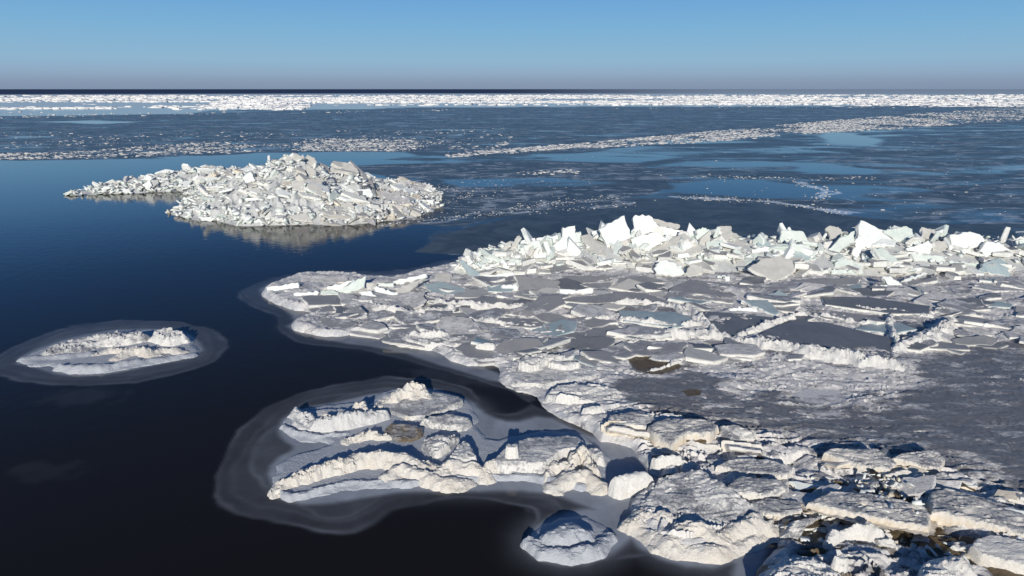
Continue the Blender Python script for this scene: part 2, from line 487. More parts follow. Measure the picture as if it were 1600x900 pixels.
FROST_LINES = [([(640, 288), (680, 293), (710, 299), (740, 303), (750, 308)], .5), ([(600, 351), (660, 345), (740, 335), (800, 333), (870, 329), (960, 322), (990, 317)], .7),
               ([(790, 327), (870, 320), (900, 312), (960, 308)], .6), ([(700, 318), (760, 315), (815, 312)], .5), ([(1060, 308), (1120, 311), (1190, 314), (1250, 321), (1320, 333)], 1.3),
               ([(1100, 277), (1180, 276), (1260, 280), (1360, 278)], .5), ([(1245, 285), (1275, 293), (1300, 301), (1280, 308)], 1.0), ([(645, 397), (700, 398), (720, 399)], .5),
               ([(645, 396), (670, 380)], .4), ([(900, 303), (960, 311), (980, 318)], .6), ([(1190, 358), (1300, 357)], .35), ([(1330, 332), (1400, 336)], .8), ([(800, 305), (830, 311), (850, 318)], .4)]
def build_sea():
    T = np.concatenate([np.linspace(-math.pi, -.96, 24)[:-1], np.linspace(-.96, .96, 520), np.linspace(.96, math.pi, 24)[1:]])
    r = np.concatenate([[0.3, 3.0], [6.0, 7.5, 9.0], np.exp(np.linspace(math.log(10.5), math.log(34), 330)), np.exp(np.linspace(math.log(34), math.log(80), 110))[1:], 1 / np.linspace(1 / 80, 1 / 2500, 190)[1:], [3000, 4500, 8000, 14000, 40000]])
    TT, RR = np.meshgrid(T, r)
    X, Y = RR * np.sin(TT), RR * np.cos(TT)
    A = {k: np.zeros(X.shape) for k in ('slush', 'newice', 'opensea', 'frost', 'crackle')}
    near = RR < 80
    w = .28 * fbm(X / 1.6, Y / 1.6, 3, 3)
    sl = np.zeros(X.shape)
    for halo, inner, hs, ins, rim in ((HALO_LEFT, IN_LEFT, .25, .58, .15), (HALO_MID, IN_MID, .20, .75, .17), (HALO_TOP, IN_TOP, .20, .55, .09)):
        d = poly_sd(X, Y, smooth_poly(GP(halo))) + w * .6
        jit = perlin(X * .55, Y * .55, 8)
        a = 0
        for k, (off, amt) in enumerate(((.0, .55), (.42, .12), (.85, .15), (1.25, .18))):
            dk = d - off * (1 + .5 * perlin(X * .35, Y * .35, 60 + k))
            a = a + hs * amt * sstep(-.03, .13, dk) + rim * (1.0, .35, .5, .35)[k] * np.exp(-((dk - .10) / .085) ** 2) * np.clip(.55 + jit, .1, 1.2)
        e = poly_sd(X, Y, smooth_poly(GP(inner), 1)) + w * .25
        a = np.maximum(a, ins * np.where(e > 0, 1, (.75 * np.exp(-(e / .14) ** 2) + .25 * np.exp(-(e / .5) ** 2))))
        sl = np.maximum(sl, np.clip(a, 0, 1))
    d = poly_sd(X, Y, GP(HALO_MOUND)) + .6 * fbm(X / 4, Y / 4, 9, 2)
    sl = np.maximum(sl, .07 * sstep(-.3, .8, d))
    # faint drifting skins on the dark water
    for cx, cy, rx, ry, v in ((80, 735, 1.1, .6, .03), (130, 620, 1.6, .8, .04), (690, 590, 1.5, 1, .05), (880, 790, 1.2, .7, .16)):
        gx, gy = G(cx, cy)
        q = ((X - gx) / rx) ** 2 + ((Y - gy) / ry) ** 2 + .8 * fbm(X, Y, 21, 3)
        sl = np.maximum(sl, v * sstep(1.2, .1, q))
    A['slush'] = sl * near
    big = fbm(X / 30, Y / 60, 12, 5)
    for P, v in ((NEW_DARK, 1.0), (NEW_MID, .78), (NEW_RIGHT, .62), (NEW_FAR, .68), ([(300, 172), (1750, 162), (1750, 380), (1000, 330), (640, 395), (700, 330), (650, 252), (380, 238)], .54)):
        d = poly_sd(X, Y, GP(P)) / (RR * .02 + .3) + .7 * big
        A['newice'] = np.maximum(A['newice'], v * sstep(-.3, .5, d))
    for P in LEADS:
        d = poly_sd(X, Y, GP(P)) / (RR * .02 + .3) + .5 * big
        A['newice'] *= 1 - .62 * sstep(-.4, .7, d)
    for L, v in FROST_LINES:
        P = GP(L)
        d, _ = line_dt(X, Y, P, [(0,)] * len(P))
        d = d + .9 * fbm(X / 3.5, Y / 3.5, 33, 4)
        wdt = .22 + .0045 * RR
        A['frost'] = np.maximum(A['frost'], v * np.exp(-(d / wdt) ** 2))
    for P, v in ((NEW_FAR, .75), (NEW_MID, .85), (NEW_RIGHT, .7)):
        d = poly_sd(X, Y, GP(P)) / (RR * .02 + .3)
        A['crackle'] = np.maximum(A['crackle'], v * sstep(0, .8, d))
    for P in LEADS:
        d = poly_sd(X, Y, GP(P)) / (RR * .02 + .3)
        A['crackle'] *= 1 - .9 * sstep(-.2, .5, d)
    # far open water, its dark wave reflection painted as colour; to the right more ice reaches the horizon
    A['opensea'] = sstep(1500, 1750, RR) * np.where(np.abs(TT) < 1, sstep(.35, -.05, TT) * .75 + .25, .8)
    me = grid_mesh('sea_water', X, Y, np.zeros(X.shape), np.ones(X.shape, bool), A)
    tag(link('sea_water', me, [M['water']]), kind='structure')
build_sea()

# ---------------------------------------------------------------- far pack ice and drifting floes
def add_floe(V, F, rng, x, y, s, el, a0, h, k=6, tilt=.07):
    b = len(V); ca, sa = math.cos(a0), math.sin(a0)
    tx, ty = rng.normal(0, tilt, 2); top = []
    for i in range(k):
        a = 6.2832 * i / k + rng.uniform(-.3, .3); rr = s * .5 * rng.uniform(.7, 1.15)
        u, w = rr * math.cos(a), rr * el * math.sin(a)
        top.append((x + u * ca - w * sa, y + u * sa + w * ca, max(h + tx * u + ty * w, .01)))
    for q in top: V.append((q[0], q[1], -.05))
    for q in top: V.append(q)
    for i in range(k):
        j = (i + 1) % k
        F.append((b + i, b + j, b + k + j, b + k + i))
    F.append((b + 6, b + 7, b + 8, b + 9)); F.append((b + 6, b + 9, b + 10, b + 11))
STREAKS = [(149.8, 148.4, .35, -100, 1750, 900), (151.6, 150.2, .45, -100, 1750, 1500), (153.6, 152.2, .5, -100, 1750, 2000), (156, 154.4, .6, -100, 1750, 2200), (158, 158.6, .7, 430, 1750, 1900), (158.5, 158, .5, -100, 600, 500),
           (162, 161.6, .8, 930, 1750, 1500), (168.8, 168, .5, -100, 180, 260), (165.5, 165, 1.3, 130, 480, 1000), (169, 169, 1.2, 260, 470, 500), (160.4, 160.4, .4, 430, 1000, 260), (161, 161, 2.0, 335, 445, 620), (163.4, 164, .5, 480, 980, 120), (166, 165.6, .6, 1300, 1750, 400)]
def build_pack():
    """strips of close pack far out: thousands of separate floes and blocks lying along the coast"""
    rng = np.random.default_rng(9); V, F = [], []
    for si, (ya, yb, sg, xa, xb, n) in enumerate(STREAKS):
        c = 0
        while c < n:
            px = rng.uniform(xa, xb); py = ya + (yb - ya) * px / 1600 + rng.normal(0, sg)
            if py < 146.5: continue
            x, y = G(px, py)
            if float(perlin(x / 190 + 31 * si, y / 900, 300 + si)) + rng.normal(0, .22) < -.12: c += .25; continue
            r = math.hypot(x, y); hill = si == 11
            s = rng.uniform(1.5, 9.0) * (r / 500) ** .5
            h = (.10 + .42 * rng.random() ** 2) * (2.6 * math.exp(-((px - 392) / 34) ** 2) + .5 if hill else 1) * (r / 600) ** .4
            add_floe(V, F, rng, x, y, s, rng.uniform(.35, .7), rng.gauss(0, .3) if hasattr(rng, 'gauss') else rng.normal(0, .3), h, tilt=.04); c += 1
    me = np_mesh('pack_ice', V, F, smooth=False)
    tag(link('pack_ice', me, [M['pack']]), kind='stuff', label='far strips of white pack ice below the horizon', cat='pack ice')
build_pack()

def build_drift():
    rng = np.random.default_rng(5)
    P = []
    def in_poly(poly, n, lo, hi):
        W = GP(poly); a = np.array(poly, float)
        c = 0
        while c < n:
            px = rng.uniform(a[:, 0].min(), a[:, 0].max(), n); py = rng.uniform(a[:, 1].min(), a[:, 1].max(), n)
            m = poly_sd(px, py, a) > 0
            x, y = G(px[m], py[m])
            nn = fbm(x / 18, y / 30, 77, 3) + rng.normal(0, .25, len(x))
            k = nn > -.05
            for xx, yy in zip(x[k], y[k]):
                if c >= n: break
                P.append((xx, yy, lo * (hi / lo) ** (rng.random() ** 1.7))); c += 1
    in_poly([(700, 239), (800, 232), (900, 224), (1100, 206), (1300, 188), (1450, 176), (1600, 165), (1750, 156), (1750, 180), (1600, 186), (1400, 202), (1200, 212), (1060, 222), (900, 231), (760, 243)], 6500, .3, 1.5)
    in_poly([(1250, 192), (1400, 180), (1700, 163), (1700, 182), (1400, 200), (1250, 207)], 2600, .4, 1.8)
    in_poly([(-60, 240), (100, 238), (250, 226), (500, 216), (800, 222), (760, 240), (600, 236), (400, 236), (150, 248), (-60, 250)], 2600, .2, 1.1)
    in_poly([(-60, 208), (300, 205), (800, 200), (800, 222), (-60, 232)], 500, .25, 1.1)
    in_poly([(640, 285), (800, 270), (1000, 290), (960, 320), (760, 335), (640, 345), (690, 320)], 200, .05, .25)
    in_poly([(300, 180), (1700, 165), (1700, 350), (1300, 325), (700, 300), (600, 250)], 260, .08, .5)
    in_poly([(-60, 174), (300, 176), (1700, 160), (1700, 168), (900, 170), (-60, 186)], 300, .6, 2.5)
    for L, n, lo, hi in (([(700, 244), (840, 231), (960, 227), (1080, 221), (1200, 211)], 600, .3, 1.5), ([(20, 247), (100, 245), (200, 240), (400, 236)], 160, .3, 1.3),
                         ([(600, 351), (740, 336), (870, 329), (990, 317)], 160, .05, .3), ([(790, 327), (900, 314), (960, 308)], 160, .05, .3), ([(1060, 308), (1190, 314), (1320, 333)], 200, .06, .32),
                         ([(1250, 286), (1300, 301), (1270, 310)], 90, .06, .35), ([(640, 288), (740, 303), (690, 318)], 120, .05, .28), ([(1080, 276), (1260, 279), (1370, 277)], 140, .08, .4), ([(820, 270), (900, 268)], 60, .2, .9)):
        W = GP(L); seg = np.hypot(*np.diff(W, axis=0).T); cs = np.concatenate([[0], np.cumsum(seg)])
        for _ in range(n):
            s = rng.random() * cs[-1]; i = min(np.searchsorted(cs, s) - 1, len(seg) - 1); i = max(i, 0)
            q = W[i] + (W[i + 1] - W[i]) * (s - cs[i]) / seg[i]
            j = .012 * np.hypot(*q)
            P.append((q[0] + rng.normal(0, j * .6), q[1] + rng.normal(0, j), lo * (hi / lo) ** rng.random()))
    V, F = [], []
    for x, y, s in P:
        add_floe(V, F, rng, x, y, s, rng.uniform(.45, 1), rng.random() * 6.3, .015 + .09 * s * rng.random())
    me = np_mesh('drift_ice', V, F, smooth=False)
    tag(link('drift_ice', me, [M['floe']]), kind='stuff', label='loose white ice floes drifting on the dark bay', cat='drift ice')
build_drift()
# ---------------------------------------------------------------- the shore fast ice
SHELF = [(405, 457), (420, 470), (452, 484), (484, 487), (492, 492), (470, 500), (452, 510), (476, 523), (522, 528), (560, 520), (602, 522), (630, 515), (640, 512), (660, 515), (655, 524), (612, 528), (620, 540), (660, 545), (688, 552), (700, 563), (745, 573), (778, 571), (776, 590), (795, 612), (845, 617),
         (843, 630), (866, 648), (905, 668), (928, 680), (935, 693), (955, 690), (985, 700), (1000, 715), (1016, 735), (1030, 752), (1000, 770), (980, 790), (985, 812), (1015, 842), (1060, 868), (1110, 872), (1165, 852), (1196, 838), (1222, 852), (1205, 875), (1185, 905), (1170, 960), (1160, 1010),
         (1900, 1010), (2300, 700), (2300, 400), (1700, 388), (1000, 392), (860, 398), (800, 402), (740, 412), (690, 418), (640, 430), (600, 440), (545, 431), (480, 430), (440, 441)]
DARK1 = [(1085, 600), (1170, 620), (1280, 632), (1400, 628), (1440, 600), (1500, 560), (1620, 530), (1900, 520), (1900, 800), (1600, 770), (1520, 735), (1440, 706), (1380, 690), (1270, 690), (1180, 690), (1110, 668), (1060, 640)]
DARK2 = [(985, 590), (1050, 588), (1080, 572), (1130, 600), (1100, 625), (1090, 640), (1040, 645), (980, 630), (985, 610)]
DARK3 = [(820, 532), (870, 528), (920, 534), (880, 542), (830, 545), (790, 540)]
DARK4 = [(1430, 555), (1540, 535), (1800, 520), (1800, 590), (1480, 590)]
DARK5 = [(680, 468), (740, 458), (830, 466), (900, 462), (990, 458), (1050, 474), (1100, 480), (1000, 484), (900, 482), (820, 476), (740, 480)]
SNOWY = [[(1000, 535), (1100, 540), (1150, 560), (1170, 590), (1130, 600), (1080, 580), (1060, 562), (1010, 548)], [(1170, 560), (1420, 585), (1400, 620), (1300, 625), (1200, 612), (1120, 600)],
         [(820, 550), (980, 540), (990, 580), (980, 600), (1000, 640), (900, 640), (860, 620), (860, 580)], [(1110, 655), (1200, 690), (1290, 700), (1260, 740), (1180, 720), (1130, 690)],
         [(1420, 480), (1640, 440), (1700, 440), (1700, 520), (1480, 540)], [(700, 480), (960, 480), (960, 520), (880, 530), (740, 530), (600, 520)]]
BROWN = [(978, 549), (990, 545), (1010, 556), (1040, 560), (1066, 570), (1050, 580), (1020, 584), (995, 577), (982, 562)]
def build_shore():
    th = np.linspace(-.40, 1.02, int(1.42 / .0018)); r = np.exp(np.linspace(math.log(8.0), math.log(48), int(math.log(48 / 8.0) / .0036)))
    TT, RR = np.meshgrid(th, r)
    X, Y = RR * np.sin(TT), RR * np.cos(TT)
    P = smooth_poly(GP(SHELF), 1)
    sd = poly_sd(X, Y, P) + .14 * fbm(X / 1.3, Y / 1.3, 2, 4)
    t = np.clip(sd / .35, 0, 1)
    prof = np.sqrt(np.clip(2 * t - t * t, 0, 1))
    low = .16 + .10 * fbm(X / 6, Y / 6, 40, 3) + .12 * sstep(30, 36, RR)
    # wind cut crust: long thin flakes lying across the view
    fl = crust(X / 1.9 + .12 * Y, Y, .62, 60)
    fl2 = crust(X / 1.7, Y + .25 * X, .26, 64)
    gate = sstep(-.5, .5, fbm(X / 3, Y / 3, 66, 3))
    A = {'snow': np.full(X.shape, .66), 'dirt': np.zeros(X.shape), 'slush': np.zeros(X.shape)}
    for i, q in enumerate(SNOWY): tint(X, Y, A, 'snow', q, .76, .5, .2, .6, 1.2, 30 + i)
    for i, q in enumerate((DARK1, DARK2, DARK3, DARK4)): tint(X, Y, A, 'snow', q, (.20, .17, .1, .26)[i], (1.3, .5, .4, .7)[i], .2, .8, 1.6, 50 + i)
    tint(X, Y, A, 'snow', DARK5, .25, .3, .3, .3, 1, 77)
    tint(X, Y, A, 'dirt', BROWN, .9, .08, .2, .12, .4, 81)
    tint(X, Y, A, 'snow', BROWN, .0, .1, .2, .1, .4, 82)
    tint(X, Y, A, 'dirt', [(1066, 613), (1080, 608), (1100, 612), (1094, 620), (1074, 620)], .7, .1, .2, .1, .5, 83)
    stk = perlin(X / 2.6 + .25 * Y, Y / .34, 151) + .6 * perlin(X / .8, Y / .17, 152) + .35 * perlin(X / .25, Y / .1, 153)
    A['snow'] = np.maximum(A['snow'], .66 * sstep(.22, .55, stk) * sstep(-.25, .45, fbm(X / 5, Y / 3, 154, 3)) * (1 - np.clip(A['dirt'] * 2, 0, 1)))
    rough = .35 + .65 * sstep(.2, .7, A['snow'])
    plates = perlin(X / 2.3 + .3 * perlin(X / .8, Y / .8, 90), Y / 1.4, 91)
    pq = plates * 4 + .35 * fbm(X / .5, Y / .5, 92, 3)
    step = ((np.floor(pq) + sstep(.78, 1, pq - np.floor(pq))) / 4) * .10
    Z = low + (.075 * fl + .05 * fl2 * (.4 + .6 * gate) + step) * rough
    # the coast: a rounded glazed rim
    rim = np.exp(-((sd - .30) / .16) ** 2)
    coast = sstep(0, .3, sd)
    Z = np.where(sd > 0, np.maximum(Z, .05) * prof + .05 * rim, sd * 2.5)
    inner = np.exp(-(np.maximum(sd, 0) / .9) ** 2) * (sd > 0)
    A['slush'] = np.clip(inner * (1 - rim) * .8 * (.6 + .8 * perlin(X * 1.3, Y * 1.3, 95)), 0, .8)
    A['snow'] = A['snow'] * (1 - rim) + 1.1 * rim
    # foreground drift field is higher and rougher
    bq = perlin(X / 1.7 + .4 * perlin(X, Y, 141), Y / .85, 140) * 2.3 + .12 * fbm(X / .3, Y / .3, 142, 3)
    bigsaw = bq - np.floor(bq); bigsaw = bigsaw * (1 - sstep(.82, 1, bigsaw))
    fg = sstep(21.5, 19.0, RR) * sstep(2.2, 4.2, X)
    Z += np.where(sd > 0, fg * coast * (.14 * np.clip(fbm(X / 1.5, Y / 1.0, 120, 4), -.3, 1) + .04 + .24 * (bigsaw - .35)), 0)
    A['snow'] = np.maximum(A['snow'], .62 * fg)
    A['dirt'] = np.maximum(A['dirt'], fg * .6 * sstep(.10, .5, fbm(X / 1.1, Y / .7, 160, 3)) * sstep(19.0, 17.5, RR))
    CH = [(1225, 832), (1262, 806), (1300, 794), (1400, 806), (1452, 816), (1475, 838), (1540, 850), (1600, 880), (1900, 960), (1900, 1010), (1600, 1000), (1540, 905), (1470, 872), (1400, 860), (1320, 850), (1240, 855)]
    cd = poly_sd(X, Y, GP(CH)) + .15 * fbm(X / .8, Y / .8, 133, 3)
    cf = sstep(-.2, .25, cd)
    Z = Z * (1 - cf) + cf * (.05 + .05 * fbm(X / .4, Y / .4, 136, 3))
    A['dirt'] = np.maximum(A['dirt'], .95 * cf); A['snow'] *= 1 - cf
    keep = Z > -.05
    me = grid_mesh('shore_ice', X, Y, np.maximum(Z, -.3), keep, A)
    global SHORE
    SHORE = tag(link('shore_ice', me, [M['sheet']]), kind='structure')
    return th, np.log(r), Z
SH_T, SH_LR, SH_Z = build_shore()
def shore_h(X, Y):
    X = np.asarray(X, float); Y = np.asarray(Y, float)
    t = np.arctan2(X, Y); lr = np.log(np.hypot(X, Y) + 1e-9)
    i = np.clip((t - SH_T[0]) / (SH_T[1] - SH_T[0]), 0, len(SH_T) - 1.001); j = np.clip((lr - SH_LR[0]) / (SH_LR[1] - SH_LR[0]), 0, len(SH_LR) - 1.001)
    i0 = i.astype(int); j0 = j.astype(int); fi = i - i0; fj = j - j0
    z = SH_Z[j0, i0] * (1 - fi) * (1 - fj) + SH_Z[j0, i0 + 1] * fi * (1 - fj) + SH_Z[j0 + 1, i0] * (1 - fi) * fj + SH_Z[j0 + 1, i0 + 1] * fi * fj
    return np.maximum(z, 0)

# ---------------------------------------------------------------- the pressure ridge
CREST = [(690, 434, .15, 1.0), (730, 424, .7, 1.8), (770, 414, 1.0, 2.6), (830, 410, 1.1, 3.2), (900, 407, 1.25, 3.6), (960, 405, 1.5, 4.2), (1040, 405, 1.6, 4.4), (1110, 406, 1.35, 4.2), (1200, 407, 1.35, 4.4), (1290, 408, 1.4, 4.6), (1360, 407, 1.6, 4.8), (1440, 407, 1.45, 4.8), (1540, 407, 1.35, 4.6), (1620, 407, 1.3, 4.6), (1800, 408, .9, 4.0)]
CR_P = GP(CREST)
def ridge_core(X, Y):
    d, (h, w) = line_dt(X, Y, CR_P, [(c[2], c[3]) for c in CREST])
    t = d / w
    return np.where(t < 1, h * (1 - t ** 1.6), -(d - w))
def top_h(X, Y):
    return np.maximum(shore_h(X, Y), ridge_core(X, Y))
def hit(px, py, H=top_h, r0=9.0, r1=95.0, step=.06):
    """first point of the surface H on the ray through a pixel"""
    d = ray(px, py); s = np.arange(r0, r1, step)
    x, y, z = d[0] * s, d[1] * s, CAM_H + d[2] * s
    h = H(x, y)
    k = np.argmax(z < h)
    return np.array((x[k], y[k], max(h[k], 0.0)))

# ---------------------------------------------------------------- slabs of ice
def slab_mesh(name, face, n, thick, seed=0, seg=None, rough=.035, bev=.03, broken=.06):
    """face: 3-D outline of the broad face, n its normal; the slab goes thick along -n. Slot 0 face, slot 1 broken edge"""
    rng = np.random.default_rng(seed)
    P = [Vector(p) for p in face]; n = Vector(n).normalized()
    c = sum(P, Vector()) / len(P)
    ring = []
    L = sum((P[i] - P[(i + 1) % len(P)]).length for i in range(len(P)))
    seg = seg or max(L / 26, .08)
    ax = (P[1] - P[0]).normalized(); ay = n.cross(ax)
    for i in range(len(P)):
        a, b = P[i], P[(i + 1) % len(P)]
        k = max(1, int(round((b - a).length / seg)))
        for j in range(k):
            p = a.lerp(b, j / k)
            am = rough if j else rough * .5
            p = p + ax * rng.normal(0, am) + ay * rng.normal(0, am)
            ring.append(p)
    N = len(ring)
    # outline direction: make it counter clockwise about n
    area = sum(((ring[i] - c).cross(ring[(i + 1) % N] - c)).dot(n) for i in range(N))
    if area < 0: ring.reverse()
    V, F, MI = [], [], []
    def inset(p, d, down, j=0):
        q = p + (c - p).normalized() * d - n * down
        return q + Vector(rng.normal(0, j, 3)) if j else q
    bev = min(bev, thick * .3)
    rows = [[inset(p, bev * 1.3, 0) for p in ring], [inset(p, 0, bev, .004) for p in ring],
            [inset(p, rng.normal(0, broken * .6), thick * .5, broken * .35) for p in ring],
            [inset(p, abs(rng.normal(0, broken * .5)), thick - bev, broken * .2) for p in ring], [inset(p, bev * 1.5, thick) for p in ring]]
    for r_ in rows: V += [tuple(p) for p in r_]
    for k in range(4):
        for i in range(N):
            j = (i + 1) % N
            F.append((k * N + i, (k + 1) * N + i, (k + 1) * N + j, k * N + j)); MI.append(0 if k == 0 else 1)
    # inner ring of the face with gentle relief, then a fan
    rel = .012 + .006 * L
    inner = None
    F.append(tuple(range(N))); MI.append(0)
    F.append(tuple(range(5 * N - 1, 4 * N - 1, -1))); MI.append(1)
    me = bpy.data.meshes.new(name)
    me.from_pydata(V, [], F)
    me.polygons.foreach_set('material_index', MI)
    me.update()
    return me
def plane_face(poly, base, tilt, yaw):
    t, y = R(tilt), R(yaw)
    n = np.array((math.sin(t) * math.sin(y), -math.sin(t) * math.cos(y), math.cos(t)))
    p0 = np.array(base, float) - np.array((0, 0, CAM_H))
    out = []
    for px, py in poly:
        d = ray(px, py)
        s = (n @ p0) / (n @ d)
        out.append(d * s + np.array((0, 0, CAM_H)))
    return out, n
_sc = [0]
def slab(name, poly, tilt, yaw, thick, mats, label=None, cat=None, group=None, base=None, lift=0.0, H=top_h, parent=None, kind=None, **kw):
    """a slab whose broad face covers the traced outline, resting where the outline's lowest edge meets the surface"""
    a = np.array(poly, float)
    if base is None:
        lo = a[a[:, 1] >= a[:, 1].max() - max(2.5, .12 * np.ptp(a[:, 1]))]
        bp = (lo[:, 0].mean(), lo[:, 1].max()) if tilt > 22 else (a[:, 0].mean(), a[:, 1].mean() * .4 + a[:, 1].max() * .6)
    else: bp = base
    b = hit(bp[0], bp[1], H); b[2] += lift + (0 if tilt > 22 else .06)
    face, n = plane_face(poly, b, tilt, yaw)
    _sc[0] += 1
    o = np.mean(face, 0) - n * thick * .5
    me = slab_mesh(name, [f - o for f in face], n, thick, _sc[0], **kw)
    ms = [M[m] for m in mats]
    ob = link(name, me, ms, parent, o if parent is None else o - np.array(parent.location))
    return tag(ob, label, cat, group, kind)

def crust_slab(name, poly, tilt, yaw, thick, label=None, cat=None, group=None, snow=.6, dirt=0.0, edge_dirt=.15, tan=0.0, na=.05, ns=.35, e=.055, lift=0.0, H=top_h, res=.035, parent=None, mat='hump', warp=.022):
    """a slab with a rough snow crust: height field in the slab's own frame"""
    a = np.array(poly, float)
    lo = a[a[:, 1] >= a[:, 1].max() - max(2.5, .12 * np.ptp(a[:, 1]))]
    bp = (lo[:, 0].mean(), lo[:, 1].max()) if tilt > 22 else (a[:, 0].mean(), a[:, 1].mean() * .4 + a[:, 1].max() * .6)
    b = hit(bp[0], bp[1], H); b[2] += lift + (0 if tilt > 22 else thick * .55)
    face, n = plane_face(poly, b, tilt, yaw)
    face = np.array(face); o = face.mean(0)
    u = np.array((math.cos(R(yaw)), math.sin(R(yaw)), 0.0)); v = np.cross(n, u)
    P = np.stack([(face - o) @ u, (face - o) @ v], -1)
    _sc[0] += 1; sd_ = 500 + _sc[0]
    P = P * 1.02
    x0, y0 = P.min(0) - .12; x1, y1 = P.max(0) + .12
    X, Y = np.meshgrid(np.arange(x0, x1, res), np.arange(y0, y1, res))
    X = X[:, ::-1]; Y = Y[:, ::-1]
    sd = poly_sd(X, Y, P) + warp * fbm(X / .3, Y / .3, sd_, 5, .65)
    t = np.clip(sd / e, 0, 1); prof = np.sqrt(np.clip(2 * t - t * t, 0, 1))
    wall = thick * (.85 + .3 * fbm(X / .5, Y / .5, sd_ + 3, 2))
    Z = na * crust(X / 1.7, Y, ns, sd_ + 5) * sstep(0, .12, sd) - wall * (1 - prof) + np.minimum(sd, 0) * 2
    ed = sstep(.9, .5, prof)
    A = {'snow': snow * (1 - ed) + 1.1 * ed, 'dirt': dirt * (1 - ed) + edge_dirt * ed, 'slush': np.zeros(X.shape), 'tan': tan * (.25 + .75 * ed)}
    me = grid_mesh(name, X, Y, np.maximum(Z, -wall * 1.25), sd > -.10, A)
    ob = link(name, me, [M[mat]], parent)
    mw = Matrix(((u[0], v[0], n[0], o[0]), (u[1], v[1], n[1], o[1]), (u[2], v[2], n[2], o[2]), (0, 0, 0, 1)))
    ob.matrix_world = mw
    return tag(ob, label, cat, group)

def chunk_mesh(name, sx, sy, sz, seed, sides=6):
    """a small broken block: irregular prism with chipped edges, about 50 triangles"""
    rng = np.random.default_rng(seed)
    A = np.sort(np.arange(sides) / sides * 6.2832 + rng.uniform(-.38, .38, sides))
    rr = rng.uniform(.75, 1.12, sides)
    rings = []
    for f, z in ((.90, -.5), (1.0, -.36), (1.0, .34), (.9, .5)):
        jx = rng.normal(0, .05, (sides, 3))
        rings.append(np.stack([np.cos(A) * rr * f * sx * .5 * 1.15, np.sin(A) * rr * f * sy * .5 * 1.15, np.full(sides, z * sz)], -1) + jx * (sx * .5, sy * .5, sz * .7))
    V = np.concatenate(rings).tolist(); F = []
    for k in range(3):
        for i in range(sides):
            j = (i + 1) % sides
            F.append((k * sides + i, k * sides + j, (k + 1) * sides + j, (k + 1) * sides + i))
    F.append(tuple(range(sides))[::-1]); F.append(tuple(range(3 * sides, 4 * sides)))
    me = bpy.data.meshes.new(name); me.from_pydata(V, [], F); me.update()
    return me
def chunk_set(name, mats, n=10, seed=0):
    """shared meshes: {material: [meshes]} of unit size slabs"""
    out = {}
    rng = random.Random(seed)
    for m in mats:
        L = []
        for i in range(n):
            me = chunk_mesh(name, 1, rng.uniform(.55, .95), rng.uniform(.15, .34), seed * 100 + i, rng.choice((4, 5, 5, 6)))
            me.materials.append(M[m]); L.append(me)
        out[m] = L
    return out
def loose_mesh(name, items, seed=0):
    """many small blocks joined into one mesh; items: (x, y, z, size, tilt, matindex)"""
    rng = np.random.default_rng(seed); V, F, MI = [], [], []
    base = np.array([(-1, -1, -1), (1, -1, -1), (1, 1, -1), (-1, 1, -1), (-1, -1, 1), (1, -1, 1), (1, 1, 1), (-1, 1, 1)], float) * .5
    quads = ((3, 2, 1, 0), (4, 5, 6, 7), (0, 1, 5, 4), (1, 2, 6, 5), (2, 3, 7, 6), (3, 0, 4, 7))
    for x, y, z, s, tl, mi in items:
        p = base * (s * rng.uniform(.7, 1.7), s * rng.uniform(.4, .9), s * rng.uniform(.14, .34)) + rng.normal(0, s * .045, (8, 3))
        q = Matrix.Rotation(rng.uniform(0, 6.28), 3, 'Z') @ Matrix.Rotation(rng.normal(0, tl), 3, 'X') @ Matrix.Rotation(rng.normal(0, tl), 3, 'Y')
        p = p @ np.array(q).T + (x, y, z)
        b = len(V); V += p.tolist()
        F += [tuple(b + i for i in f) for f in quads]; MI += [mi] * 6
    me = np_mesh(name, V, F, smooth=False)
    me.polygons.foreach_set('material_index', MI)
    return me
